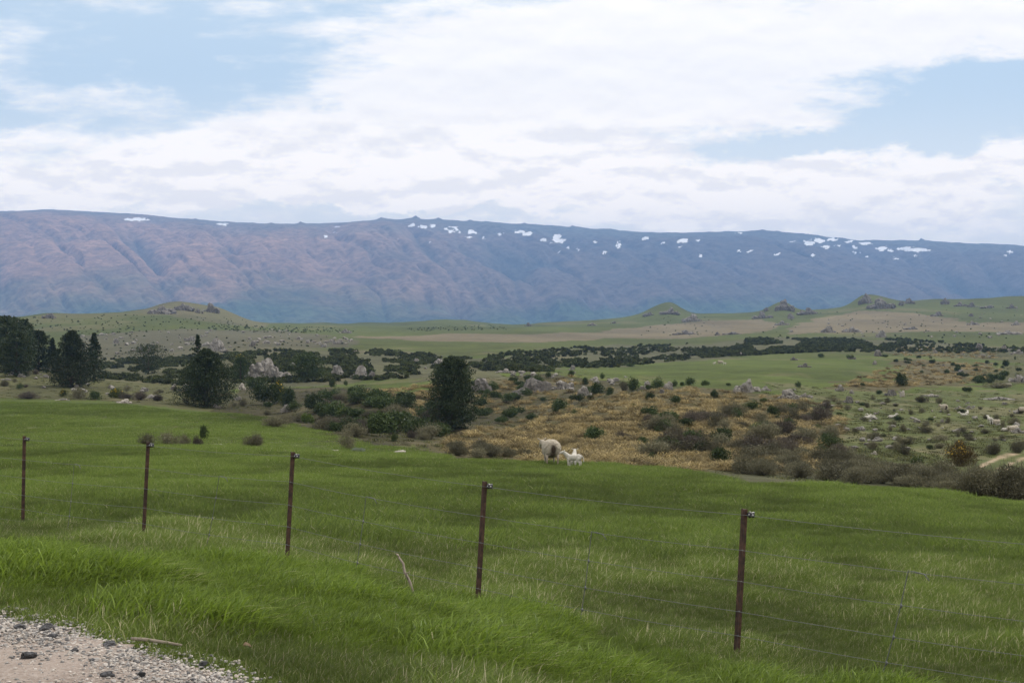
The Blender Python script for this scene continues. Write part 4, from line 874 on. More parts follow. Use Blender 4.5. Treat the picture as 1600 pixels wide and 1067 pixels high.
def scatter(poly, n, meshes, name, label, cat, group, smin, smax, seed, mat=None, dmin=40, dist_scale=0.0, dmax=4000, zoff=0.0, auto=False):
    """copies of a few meshes dropped on the ground seen inside a picture polygon"""
    r_ = random.Random(seed); x0 = min(p[0] for p in poly); x1 = max(p[0] for p in poly); y0 = min(p[1] for p in poly); y1 = max(p[1] for p in poly); c_ = 0; tr_ = 0; out = []
    while c_ < n and tr_ < n*60:
        tr_ += 1; px, py = r_.uniform(x0, x1), r_.uniform(y0, y1)
        if not inpoly(np.array([px]), np.array([py]), poly)[0]: continue
        p = at(px, py, dmin)
        if p.y > dmax: continue
        s_ = r_.uniform(smin, smax)*(1+dist_scale*p.y/100.); me = r_.choice(meshes)
        o = bpy.data.objects.new(name, me); COL.objects.link(o); o.location = (p.x, p.y, p.z+zoff*s_); o.rotation_euler = (0, 0, r_.uniform(0, 6.28)); o.scale = (s_*r_.uniform(.85, 1.2), s_, s_*r_.uniform(.75, 1.15))
        tag(o, label, cat, group); out.append(o); c_ += 1
        if auto:      # name the nearest landmark and the side it lies on
            lm = min(LM, key=lambda q: abs(q[1]-px)+2.2*abs(q[2]-py)); dx, dy = px-lm[1], py-lm[2]; far_ = abs(dx)+2.2*abs(dy)
            side = ('right of' if dx > 0 else 'left of') if abs(dx) > 2.2*abs(dy) else ('below' if dy > 0 else 'above')
            words = 'close to' if far_ < 8 else (('just ' if far_ < 22 else ('' if far_ < 45 else 'well '))+side)
            big_ = 'larger ' if s_ > smin+(smax-smin)*.7 else ('tiny ' if s_ < smin+(smax-smin)*.3 else '')
            seen_ = [q['label'] for q in out[:-1]]
            o['label'] = (big_+label+' '+words+' '+lm[0]).replace('tiny small', 'tiny').replace('larger small', 'larger')
            if o['label'] in seen_: o['label'] = o['label'].replace(side, 'a little way '+side) if 'close' not in o['label'] else o['label'].replace('close to', 'right beside')
    return out
scatter([(1230, 605), (1600, 620), (1600, 700), (1330, 705), (1290, 650)], 70, smr, 'boulder', 'small grey rock', 'rock', 'small rocks on the right-hand slope', .22, .8, 1, dmin=70, auto=True)
scatter([(120, 520), (430, 515), (560, 532), (540, 546), (400, 548), (130, 560)], 80, smr, 'boulder', 'small pale rock', 'rock', 'small rocks on the far rocky slope', 1.4, 4.0, 2, dmin=400, auto=True)
scatter([(1220, 500), (1600, 480), (1600, 530), (1240, 524)], 45, smr, 'boulder', 'small dark rock', 'rock', 'small rocks on the far right fields', 1.5, 3.6, 3, dmin=700, auto=True)
scatter([(1400, 540), (1600, 545), (1600, 562), (1400, 558)], 25, smr, 'boulder', 'small grey rock', 'rock', 'small rocks on the far terrace', .7, 1.8, 4, dmin=300, auto=True)
scatter([(0, 575), (120, 590), (200, 605), (330, 625), (380, 640), (0, 600)], 22, smr, 'boulder', 'small pale rock', 'rock', 'small rocks behind the left paddock', .5, 1.6, 5, dmin=180, auto=True)
scatter([(640, 575), (900, 580), (1000, 590), (900, 625), (780, 600)], 26, smr, 'boulder', 'small grey rock', 'rock', 'small rocks around the gully head', .6, 1.8, 6, dmin=150, auto=True)

# ================================================================== SHRUBS
BM = {
 'gorse': [bush_mesh('bush', 1500, 1.0, 1.35, .14, 50+k, .5, .5, 8) for k in range(4)],
 'mata': [bush_mesh('bush', 1500, 1.0, 1.2, .13, 60+k, .9, .22, 9, 60) for k in range(4)],
 'flow': [bush_mesh('bush', 1800, 1.0, 1.35, .14, 70+k, .5, .5, 8, 0, True) for k in range(2)],
 'broom': [bush_mesh('bush', 4200, 1.0, 1.5, .085, 80, .8, .4, 10, 60, True)],
 'light': [bush_mesh('bush', 1500, 1.0, 1.1, .15, 85+k, .5, .5, 8) for k in range(2)],
 'pale': [bush_mesh('bush', 1500, 1.0, .8, .11, 88, .5, .4, 7)],
 'dark': [bush_mesh('bush', 1900, 1.0, 1.35, .12, 90+k, .5, .45, 10) for k in range(2)],
 'fine': [bush_mesh('bush', 4600, 1.0, 1.1, .095, 94+k, 1.0, .24, 11, 160) for k in range(4)],
}
M_PURP = leaf_mat('purplish_shrub', [(.060, .052, .040), (.135, .113, .088)], .25, .15)
BMAT = {'gorse': M_GORSE, 'mata': M_MATA, 'flow': M_GFLOW, 'broom': M_BROOM, 'light': M_LIGHTG, 'pale': M_PALE, 'dark': M_GORSE, 'fine': M_MATA}
for k, l_ in BM.items():
    for q_ in l_: q_.materials.append(BMAT[k])
purp = [q_.copy() for q_ in BM['fine'][:2]]
for q_ in purp: q_.materials.clear(); q_.materials.append(M_PURP)
BM['purp'] = purp
KN = {'gorse': ('gorse_bush', 'bush'), 'dark': ('gorse_bush', 'bush'), 'flow': ('gorse_bush', 'bush'), 'broom': ('broom_bush', 'bush'), 'light': ('green_shrub', 'shrub'), 'pale': ('silver_shrub', 'shrub'), 'mata': ('twiggy_shrub', 'shrub'), 'fine': ('twiggy_shrub', 'shrub'), 'purp': ('twiggy_shrub', 'shrub')}
def shrub(kind, px, py, wpx, hpx, label, group=None, k=0, dmin=40):
    name, cat = KN[kind]
    me = BM[kind][k % len(BM[kind])]; p = at(px, py, dmin); s_ = p.y/F
    hz_ = me.vertices; o = bpy.data.objects.new(name, me); COL.objects.link(o); o.location = (p.x, p.y, p.z-.05)
    sx = wpx*s_/2*.95; sz_ = hpx*s_/(1.05 if kind in ('fine', 'mata', 'light', 'purp') else (.75 if kind == 'pale' else 1.2)); o.scale = (sx, sx*.9, sz_); o.rotation_euler = (0, 0, rnd.uniform(0, 6.28)); tag(o, label, cat, group); return o
SH = [
 ('fine', 397, 700, 44, 19, 'round grey-brown twiggy bush on the far edge of the near paddock'), ('dark', 318, 689, 22, 19, 'small round dark bush standing on the brush heap'), ('mata', 262, 696, 52, 18, 'sprawling grey-green brush heap behind the second fence post'), ('fine', 288, 697, 26, 14, 'brown twiggy clump at the right end of the brush heap'), ('mata', 228, 696, 52, 14, 'low straggly greenery at the left end of the brush heap'), ('purp', 308, 697, 24, 13, 'dark tangle at the foot of the small round bush'),
 ('mata', 545, 703, 40, 22, 'low grey shrub by the pale flat stone'), ('pale', 560, 708, 28, 9, 'silvery green low plant beside the smooth boulder'), ('dark', 616, 690, 16, 16, 'small upright dark shrub above the smooth boulder'), ('purp', 642, 684, 26, 14, 'brown shrub at the edge of the gully right of the upright dark shrub'), ('fine', 661, 688, 26, 15, 'grey twiggy shrub at the gully edge below the cliff'),
 ('fine', 553, 682, 54, 24, 'wide grey twiggy bush above the gully edge'), ('light', 540, 661, 40, 26, 'bright green shrub in the middle of the gully bushes'), ('fine', 510, 673, 44, 26, 'grey bush left of the bright green shrub'), ('fine', 430, 668, 50, 22, 'low grey bush at the far corner of the left paddock'), ('purp', 452, 662, 16, 14, 'small dark brown bush by the grey gully rocks'),
 ('dark', 412, 632, 56, 44, 'big dark thicket right of the broad pine'), ('dark', 452, 642, 44, 40, 'dark thicket in the gully right of the big one'), ('flow', 436, 630, 40, 34, 'dark gorse with a few yellow flowers in the thicket'), ('dark', 490, 646, 56, 34, 'dark rounded thicket above the grey gully bush'), ('light', 478, 662, 30, 20, 'yellow-green shrub below the dark thicket'),
 ('dark', 519, 608, 16, 16, 'little dark bush on the brown rise above the gully'), ('dark', 540, 603, 10, 9, 'tiny round bush at the left tip of the small green terrace'), ('dark', 573, 630, 22, 14, 'dark bush on the brown gully side'), ('gorse', 602, 640, 34, 20, 'dark shrubs on the gully side left of the conifer'), ('fine', 620, 655, 50, 26, 'grey scrub in the gully below the brown slope'), ('light', 610, 672, 40, 16, 'yellow-green scrub in the gully bottom'), ('gorse', 560, 655, 40, 22, 'dark green bush in the gully'),
 ('dark', 857, 590, 12, 11, 'round bush left of the pair on the paddock edge'), ('dark', 893, 590, 14, 12, 'round bush at the middle of the paddock edge'), ('dark', 941, 592, 12, 10, 'round bush right of the pair on the paddock edge'), ('dark', 825, 600, 20, 15, 'bush on the brown rise right of the jumbled rocks'), ('dark', 770, 610, 26, 14, 'dark bush below the jumbled rocks'), ('dark', 914, 604, 18, 16, 'dark bush on top of the gully bluff'), ('gorse', 930, 618, 34, 24, 'broad dark bush right of the gully bluff'), ('dark', 953, 622, 20, 18, 'dark bush at the top left of the tussock slope'),
 ('fine', 975, 612, 22, 20, 'leftmost bush of the row at the top of the tussock slope'), ('gorse', 992, 612, 30, 26, 'largest dark bush of the row at the top of the tussock slope'), ('dark', 1028, 608, 26, 19, 'dark bush behind the smooth boulder in the row'), ('light', 1014, 609, 16, 10, 'yellow-green bush before the smooth boulder'), ('dark', 1054, 604, 14, 11, 'small bush right of the upright boulder'), ('gorse', 1080, 603, 26, 15, 'dark bush near the right end of the row'), ('gorse', 1104, 602, 24, 10, 'low dark bush ending the row'), ('dark', 1066, 604, 12, 9, 'tiny bush inside the right half of the row'),
 ('gorse', 1114, 622, 18, 16, 'dark round bush beside the grassy patch on the tussock slope'), ('light', 1193, 631, 16, 11, 'yellow-green bush below the layered rock pile'), ('gorse', 1208, 653, 28, 23, 'dark bush at the upper right of the tussock slope'), ('gorse', 927, 684, 28, 17, 'dark green bush low on the left of the tussock slope'), ('dark', 1019, 722, 24, 17, 'dark green bush at the foot of the tussock slope'), ('dark', 869, 647, 16, 13, 'dark green bush high on the left of the tussock slope'), ('dark', 898, 650, 14, 12, 'dark green bush just right of the high left one'), ('gorse', 989, 638, 14, 10, 'small dark green bush near the top of the tussock slope'),
 ('purp', 1012, 660, 24, 17, 'purplish grey bush on the upper tussock slope'), ('purp', 970, 690, 34, 20, 'large purplish bush in the left middle of the tussock slope'), ('purp', 1044, 655, 22, 14, 'purplish scrub near the top middle of the tussock slope'), ('dark', 1130, 698, 54, 34, 'large dark green thicket in the middle of the tussock slope'), ('light', 1182, 676, 36, 20, 'green bush with yellowish tips on the tussock slope'), ('gorse', 1092, 712, 44, 28, 'dark green scrub below the large thicket'), ('fine', 1170, 692, 38, 18, 'grey-green scrub right of the large thicket'), ('purp', 1120, 660, 38, 17, 'grey-purple scrub across the middle of the tussock slope'), ('gorse', 1038, 685, 16, 10, 'small green bush in the middle of the tussock slope'),
 ('purp', 1290, 640, 30, 16, 'grey scrub at the right edge of the tussock slope'), ('mata', 1255, 645, 34, 22, 'grey scrub below the layered rock pile'), ('dark', 1288, 690, 20, 15, 'neat round dark bush at the left side of the right-hand slope'), ('purp', 1310, 718, 26, 29, 'dark purplish bare bush rising above the scrub band'), ('broom', 1503, 729, 66, 39, 'big rusty-brown bush with yellow flowers beside the farm track'), ('light', 1436, 727, 36, 18, 'bright green bush left of the rusty flowering one'), ('dark', 1327, 716, 20, 14, 'green bush beside the bare purplish one'),
 ('dark', 1283, 641, 18, 6, 'flat dark green cushion on the upper right slope'), ('dark', 1312, 651, 15, 7, 'flat green cushion below the dark hump-backed rock'), ('dark', 1403, 657, 24, 9, 'flat green bush with a lamb lying beside it'), ('dark', 1454, 659, 18, 6, 'flat green cushion left of the square dark rock'), ('dark', 1278, 669, 12, 6, 'small green cushion at the left of the slope'), ('dark', 1502, 646, 22, 7, 'flat green bush beside the standing ewe'), ('dark', 1380, 684, 14, 7, 'small green bush in the middle of the slope'), ('dark', 1396, 696, 13, 6, 'small low green bush under the middle of the slope'),
 ('dark', 1348, 635, 16, 6, 'low green bush right of the hump-backed rock'), ('mata', 1387, 630, 16, 9, 'grey shrub below the rock with the leaning slab'), ('mata', 1364, 625, 11, 9, 'small grey shrub left of the rock with the leaning slab'), ('gorse', 1373, 616, 20, 8, 'low dark bush behind the rock with the leaning slab'), ('fine', 1440, 629, 30, 12, 'wide grey scrub clump in the upper middle of the right-hand slope'), ('fine', 1468, 631, 16, 11, 'grey scrub right of the wide clump'), ('fine', 1446, 677, 30, 12, 'wide low grey bush in the centre of the right-hand slope'), ('fine', 1411, 676, 16, 13, 'open grey shrub left of the wide low one'), ('mata', 1392, 674, 15, 10, 'small grey shrub left of the open one'), ('fine', 1368, 688, 34, 16, 'grey bush in the left middle of the slope'),
 ('fine', 1540, 655, 13, 9, 'small grey bush right of the lying pair'), ('fine', 1585, 663, 26, 12, 'grey bush above the right-edge rocks'), ('mata', 1556, 658, 18, 12, 'grey shrub above the white pair of sheep'), ('mata', 1567, 672, 16, 16, 'twiggy grey shrub below the white pair of sheep'), ('fine', 1540, 678, 18, 9, 'grey bush left of the right-edge rocks'), ('dark', 1509, 683, 14, 10, 'small dark round bush above the rusty flowering bush'), ('mata', 1497, 683, 14, 9, 'grey shrub just left of the small dark round bush'), ('fine', 1515, 689, 18, 9, 'brown-grey bush right above the rusty flowering bush'), ('fine', 1470, 689, 40, 12, 'grey low scrub left of the small dark round bush'), ('dark', 1453, 703, 18, 9, 'dark low bush above the bright green bush'), ('fine', 1415, 712, 18, 16, 'spindly grey shrub left of the bright green bush'), ('fine', 1552, 714, 34, 22, 'grey open bush right of the rusty flowering one'), ('fine', 1590, 708, 34, 22, 'grey open bush at the right edge above the track'),
 ('flow', 178, 622, 30, 19, 'gorse in yellow flower at the back edge of the left paddock'), ('flow', 98, 620, 20, 12, 'gorse with few flowers at the left end of the hedge-like scrub'), ('mata', 122, 624, 38, 18, 'grey scrub between the two flowering gorse bushes'), ('gorse', 150, 624, 28, 17, 'dark scrub just left of the flowering gorse'), ('flow', 124, 617, 14, 12, 'small yellow-tipped gorse inside the grey scrub'), ('purp', 218, 625, 34, 16, 'brown scrub right of the flowering gorse'), ('purp', 245, 627, 26, 13, 'brown bush left of the pale boulders'), ('dark', 31, 608, 16, 10, 'small round dark bush in the rough grass at far left'), ('purp', 46, 623, 44, 13, 'brown low scrub at the far left back of the paddock'), ('fine', 8, 604, 18, 12, 'grey shrub at the left edge'),
 ('purp', 55, 585, 14, 10, 'reddish brown bush among the rocks at far left'), ('purp', 132, 593, 16, 12, 'brown bush at the foot of the cone-shaped conifer'), ('purp', 273, 612, 10, 12, 'dark brown bush in front of the pale boulders'), ('mata', 380, 635, 26, 14, 'grey-green bush right of the broad pine'), ('flow', 378, 566, 24, 16, 'gorse with yellow tips above the small round tree by the bluff'),
 ('gorse', 1406, 603, 28, 24, 'large dark bush in front of the golden tussock rise'), ('gorse', 1347, 604, 14, 8, 'dark bush at the left end of the tussock strip'), ('dark', 1247, 606, 16, 10, 'round dark bush on the lower paddock edge'), ('dark', 1138, 604, 12, 6, 'rusty low bush left of the large layered outcrop'), ('light', 1568, 589, 24, 12, 'green bush with yellow tips near the right edge'), ('gorse', 1572, 574, 20, 14, 'dark bush on the far right above the green-yellow one'), ('gorse', 1548, 597, 14, 9, 'dark bush left of the smooth right-edge rocks'), ('dark', 1440, 584, 9, 6, 'dark little bush on the golden tussock rise'), ('dark', 1525, 580, 9, 6, 'dark little bush right of the golden tussock rise'), ('gorse', 1586, 563, 4, 8, 'narrow upright bush near the right edge'), ('gorse', 1504, 550, 9, 8, 'dark round bush on the far terrace'),
 ('flow', 967, 574, 10, 6, 'yellow gorse on the edge of the dark scrub'), ('gorse', 985, 573, 18, 7, 'dark bush right of the yellow gorse'), ('gorse', 1512, 613, 24, 10, 'grey-green brush below the right-edge rocks'), ('fine', 1560, 607, 60, 10, 'long belt of grey brush at the right below the smooth rocks'),
]
for k, (kd, px, py, wp, hp, lb) in enumerate(SH): shrub(kd, px, py, wp, hp*(1.5 if py > 686 and px < 600 else 1), lb, k=k)
# the belt of grey scrub along the creek behind the near paddock
BELT = [(1085, 722), (1200, 708), (1330, 726), (1440, 744), (1540, 760), (1640, 772), (1640, 796), (1440, 772), (1280, 750), (1140, 740)]
TW, GB, LS = BM['fine']+BM['mata'][:1], BM['gorse']+BM['dark'], BM['light']
scatter(BELT, 105, TW, 'twiggy_shrub', 'grey-brown twiggy shrub in the dense creek-side belt behind the near paddock', 'shrub', 'shrubs of the creek-side belt', .5, 1.0, 21, dmin=46, dmax=100)
scatter([(690, 700), (830, 712), (830, 722), (690, 712)], 14, BM['fine'], 'twiggy_shrub', 'low grey shrub at the foot of the tussock slope left of the ewe', 'shrub', 'low shrubs left of the ewe', .5, .8, 22, dmin=66, dmax=120)
G1 = [(400, 640), (560, 620), (690, 630), (690, 690), (560, 680), (440, 665)]
scatter(G1, 36, BM['fine']+purp, 'twiggy_shrub', 'low greyish shrub in the mixed scrub filling the gully left of the conifer', 'shrub', 'grey gully scrub', .7, 1.5, 23, dmin=90)
scatter(G1, 34, GB, 'gorse_bush', 'low dark green bush in the mixed scrub filling the gully left of the conifer', 'bush', 'green gully scrub', .9, 2.1, 123, dmin=90)
G2 = [(840, 650), (1080, 615), (1250, 640), (1330, 715), (1140, 735), (930, 710)]
scatter([(960, 680), (1020, 650), (1290, 645), (1330, 715), (1150, 730), (1000, 715)], 48, purp+BM['fine'][:2]+BM['mata'][:2], 'twiggy_shrub', 'small purplish grey shrub growing between the tussocks of the golden slope', 'shrub', 'grey shrubs between the tussocks', .7, 1.5, 24, dmin=66)
scatter(G2, 22, GB, 'gorse_bush', 'small dark green bush growing between the tussocks of the golden slope', 'bush', 'green bushes between the tussocks', .5, 1.2, 124, dmin=66)
scatter([(1280, 620), (1600, 635), (1600, 700), (1380, 712), (1320, 680)], 40, BM['mata']+BM['fine'][:1], 'twiggy_shrub', 'small grey shrub', 'shrub', 'small shrubs on the right-hand slope', .3, .62, 25, dmin=70, auto=True)
scatter([(1280, 560), (1370, 555), (1600, 570), (1600, 600), (1500, 600), (1390, 572)], 40, GB, 'gorse_bush', 'small dark bush', 'bush', 'bushes right of the big paddock', .6, 1.4, 26, dmin=250, auto=True)
scatter([(740, 595), (930, 590), (950, 620), (880, 650), (800, 665), (740, 660)], 42, GB, 'gorse_bush', 'dark bush', 'bush', 'bushes around the gully bluffs', .6, 1.4, 27, dmin=165, auto=True)
scatter([(0, 580), (130, 595), (340, 615), (380, 640), (230, 625), (0, 618)], 26, BM['mata']+purp, 'twiggy_shrub', 'low brown shrub', 'shrub', 'shrubs behind the left paddock', .6, 1.2, 28, dmin=180, auto=True)
# far dark scrub: masses nobody could count
low_b = [bush_mesh('scrub_clump', 170, 1.0, 1.2, .42, 500+k, .5, .5, 6) for k in range(5)]
def mass(name, label, polys, seed, smin, smax, dist=0.0, mat=M_GORSEI, hole=.0, meshes=None):
    rs = np.random.RandomState(seed); P = []; S = []
    for poly, n, dmin in polys:
        x0 = min(p[0] for p in poly); x1 = max(p[0] for p in poly); y0 = min(p[1] for p in poly); y1 = max(p[1] for p in poly); c_ = 0; tr_ = 0
        while c_ < n and tr_ < n*30:
            tr_ += 1; px, py = rs.uniform(x0, x1), rs.uniform(y0, y1)
            if not inpoly(np.array([px]), np.array([py]), poly)[0]: continue
            if hole and vnoise(np.array([px/26.]), np.array([py/6.]), seed)[0] < hole: continue
            p = at(px, py, dmin); P.append((p.x+rs.uniform(-.02, .02)*p.y*.1, p.y+rs.uniform(-.5, .5)*2, p.z)); S.append(rs.uniform(smin, smax)*(1+dist*p.y/500.)); c_ += 1
    P = np.array(P); P[:, 2] = gz_vec(P[:, 0], P[:, 1])-.1
    return stuff(name, label, meshes or low_b, P, rs.uniform(0, 6.28, len(P)), np.array(S), rs.uniform(size=len(P)), mat)
mass('scrub', 'dark gorse and broom scrub covering the banks of the middle distance',
     [([(165, 562), (350, 556), (420, 548), (560, 548), (640, 548), (690, 560), (690, 590), (560, 596), (480, 598), (380, 600), (300, 604), (160, 592)], 3200, 250), (P_SC_B, 2300, 300), ([(1060, 562), (1180, 530), (1420, 531), (1420, 544), (1250, 552), (1150, 557)], 2600, 300)], 41, .5, 1.05, .25, hole=.38)
mass('scattered_bushes', 'tiny dark bushes peppering the far green hillsides',
     [([(40, 495), (200, 492), (400, 500), (420, 513), (150, 522), (40, 512)], 190, 700), ([(330, 508), (520, 512), (560, 519), (420, 521), (330, 516)], 200, 700), ([(640, 514), (760, 507), (800, 515), (640, 518)], 120, 700), ([(1180, 490), (1600, 478), (1600, 530), (1180, 528)], 90, 700), ([(100, 520), (540, 528), (540, 548), (130, 560)], 120, 400), ([(1020, 495), (1120, 497), (1120, 526), (1000, 526)], 50, 700)], 43, .35, .8, .12)
# ================================================================== TUSSOCKS
tus = [blades_mesh('tussock', 320, .20, .66, .020, (.10, -.05), 600+k, 1.45, 4, .0, .7, .3) for k in range(5)]
tusi = [blades_mesh('tussock_far', 180, .22, .66, .032, (.10, -.05), 620+k, 1.45, 3, .0, .7, .3) for k in range(4)]
for q_ in tus: q_.materials.append(M_TUS)
T_POLY = [(690, 706), (705, 682), (850, 650), (970, 615), (1080, 606), (1150, 616), (1250, 628), (1250, 655), (1290, 700), (1330, 735), (1160, 738), (930, 730), (840, 722)]
o_ = scatter([(700, 700), (850, 665), (1000, 640), (1200, 650), (1310, 725), (1160, 738), (930, 730), (840, 722)], 300, tus, 'tussock', 'golden tussock on the slope facing the paddock', 'tussock', 'golden tussocks on the slope', .95, 1.9, 51, dmin=62)
for q_ in o_: q_['label'] = 'golden snow tussock among hundreds covering the slope behind the ewe'
mass('tussocks', 'golden tussock grass covering the slope and the rise behind it',
     [(T_POLY, 1250, 62), ([(1390, 575), (1430, 564), (1555, 568), (1570, 590), (1480, 603), (1300, 606)], 420, 200), ([(1400, 542), (1560, 548), (1560, 562), (1400, 556)], 200, 300), ([(560, 615), (690, 600), (690, 650), (620, 650)], 220, 150), ([(740, 600), (900, 590), (960, 610), (860, 650), (740, 650)], 160, 150), ([(1200, 612), (1330, 640), (1310, 680), (1250, 660)], 60, 80)], 52, .9, 1.8, .25, M_TUSI, .0, tusi)

rough_t = [blades_mesh('rough_tuft', 90, .30, .34, .030, (.1, 0), 640+k, 1.2, 2, .05, .6, .1) for k in range(4)]
M_ROUGH = leaf_mat('rough_grass_blade', [(.055, .066, .020), (.135, .135, .052), (.24, .20, .11)], .5, .3, inst=True)
mass('rough_grass', 'rough olive and straw grass on the gully sides and the right-hand slope',
     [([(1190, 600), (1300, 605), (1600, 615), (1600, 700), (1530, 712), (1500, 745), (1350, 745), (1290, 660)], 2600, 62), (P_GULLY, 2600, 85), ([(0, 575), (100, 572), (330, 605), (430, 642), (330, 640), (200, 628), (0, 624)], 1500, 150), (P_TUSS, 900, 62), (P_T3, 500, 330), ([(1480, 600), (1540, 575), (1600, 560), (1600, 604)], 400, 300)], 61, .5, 1.5, .3, M_ROUGH, .0, rough_t)

# ================================================================== SHEEP
def sdf_mesh(name, parts, voxel, cols, wool, seed=0, smooth=3):
    """one continuous body: overlapping balls and tapering limbs fused by a voxel remesh"""
    bm = bmesh.new()
    def ball(c_, r_, rot=None):
        mt = Matrix.Translation(c_) @ (rot or Matrix.Identity(4)) @ Matrix.Diagonal((r_[0], r_[1], r_[2], 1)); bmesh.ops.create_icosphere(bm, subdivisions=3, radius=1, matrix=mt)
    for p_ in parts:
        if p_[0] == 'b': ball(Vector(p_[1]), p_[2], Matrix.Rotation(p_[3], 4, 'Y') if len(p_) > 3 else None)
        else:
            pts = p_[1]; rr = p_[2]
            for i in range(len(pts)-1):
                a_, b_ = Vector(pts[i]), Vector(pts[i+1]); n = max(3, int((b_-a_).length/(min(rr[i], rr[i+1])*.45)))
                for k in range(n+1): u = k/n; r_ = rr[i]*(1-u)+rr[i+1]*u; mt = Matrix.Translation(a_.lerp(b_, u)) @ Matrix.Scale(r_, 4); bmesh.ops.create_icosphere(bm, subdivisions=2, radius=1, matrix=mt)
    me = bpy.data.meshes.new(name); bm.to_mesh(me); bm.free()
    o = bpy.data.objects.new(name, me); COL.objects.link(o)
    md = o.modifiers.new('r', 'REMESH'); md.mode = 'VOXEL'; md.voxel_size = voxel
    ms = o.modifiers.new('s', 'SMOOTH'); ms.iterations = smooth; ms.factor = .5
    dg = bpy.context.evaluated_depsgraph_get(); m2 = bpy.data.meshes.new_from_object(o.evaluated_get(dg)); bpy.data.objects.remove(o)
    n = len(m2.vertices); V = np.zeros(n*3, np.float32); m2.vertices.foreach_get('co', V); V = V.reshape(-1, 3); N_ = np.zeros(n*3, np.float32); m2.vertices.foreach_get('normal', N_); N_ = N_.reshape(-1, 3)
    ww = wool(V); f_ = fbm(V[:, 0]*16+V[:, 2]*5, V[:, 1]*16+V[:, 2]*14, 3, seed)+.6*fbm(V[:, 0]*5+V[:, 2]*3, V[:, 1]*5-V[:, 2]*4, 2, seed+3)
    V = V+N_*(f_*.030*ww)[:, None]; m2.vertices.foreach_set('co', V.ravel()); m2.update()
    vattr(m2, 'cover', cols(V), 'FLOAT_COLOR')
    for p in m2.polygons: p.use_smooth = True
    m2.name = name; return m2
M_WOOL, t, b = mat_new('wool', 1.0, .05); p = t.new('ShaderNodeTexCoord').outputs['Object']; cv = attr(t, 'cover').outputs['Color']; nz = t.noise(p, 24, 4, .6)
hs = t.new('ShaderNodeVectorMath', operation='SCALE'); t.l.new(cv, hs.inputs[0]); t.l.new(t.ss(nz, .3, .7, .85, 1.12), hs.inputs['Scale']); t.l.new(hs.outputs[0], b.inputs['Base Color']); bump(t, b, nz, .5, .02)
def lerpc(V, base_, spec):
    c_ = np.tile(np.array(base_, float), (len(V), 1))
    for cen, rad, cc in spec:
        q_ = np.exp(-(((V-np.array(cen))/np.array(rad))**2).sum(1)*1.6); q_ = np.clip(q_*1.6, 0, 1)[:, None]; c_ = c_*(1-q_)+np.array(cc)*q_
    return c_
def ewe_mesh(lie=False):
    dz = -.30 if lie else 0
    P = [('b', (0, 0, .58+dz), (.50, .315, .30)), ('b', (-.27, 0, .58+dz), (.31, .33, .315)), ('b', (.28, 0, .57+dz), (.28, .28, .28)), ('b', (-.05, 0, .48+dz), (.42, .30, .26)),
         ('c', [(.40, .06, .62+dz), (.55, .16, .68+dz), (.62, .22, .73+dz)], [.17, .125, .095]),
         ('c', [(.62, .23, .75+dz), (.73, .25, .67+dz), (.81, .26, .59+dz)], [.085, .062, .042]),
         ('c', [(.60, .28, .80+dz), (.58, .36, .86+dz), (.57, .41, .91+dz)], [.022, .028, .010]), ('c', [(.66, .17, .81+dz), (.70, .09, .86+dz), (.72, .04, .88+dz)], [.022, .028, .010]),
         ('c', [(-.55, 0, .72+dz), (-.60, 0, .60+dz), (-.59, 0, .48+dz)], [.045, .04, .03])]
    if not lie:
        for sy in (1, -1):
            P.append(('c', [(.30, sy*.15, .50), (.31, sy*.155, .28), (.30, sy*.155, .05), (.32, sy*.155, .02)], [.085, .042, .028, .036]))
            P.append(('c', [(-.33, sy*.19, .52), (-.30, sy*.19, .40), (-.43, sy*.19, .26), (-.40, sy*.19, .05), (-.38, sy*.19, .02)], [.13, .085, .040, .028, .036]))
    else: P += [('c', [(.30, .18, .16), (.48, .20, .06), (.60, .18, .05)], [.07, .04, .03]), ('c', [(-.2, -.22, .12), (.0, -.30, .06)], [.09, .04])]
    spec = [((.82, .26, .59+dz), (.12, .12, .12), (.55, .50, .44)), ((-.62, -.02, .54+dz), (.20, .13, .27), (.045, .034, .024)), ((-.45, 0, .38+dz), (.2, .12, .1), (.10, .08, .06))]
    if not lie: spec += [((.3, .155, .12), (.1, .1, .24), (.30, .27, .23)), ((.3, -.155, .12), (.1, .1, .24), (.30, .27, .23)), ((-.38, .19, .12), (.14, .1, .24), (.34, .28, .23)), ((-.38, -.19, .12), (.14, .1, .24), (.34, .28, .23))]
    return sdf_mesh('ewe', P, .016, lambda V: lerpc(V, (.37, .33, .265), spec), lambda V: 1.6*sstep(V[:, 2], .26+dz, .36+dz)*sstep(V[:, 0], .62, .45), 3)
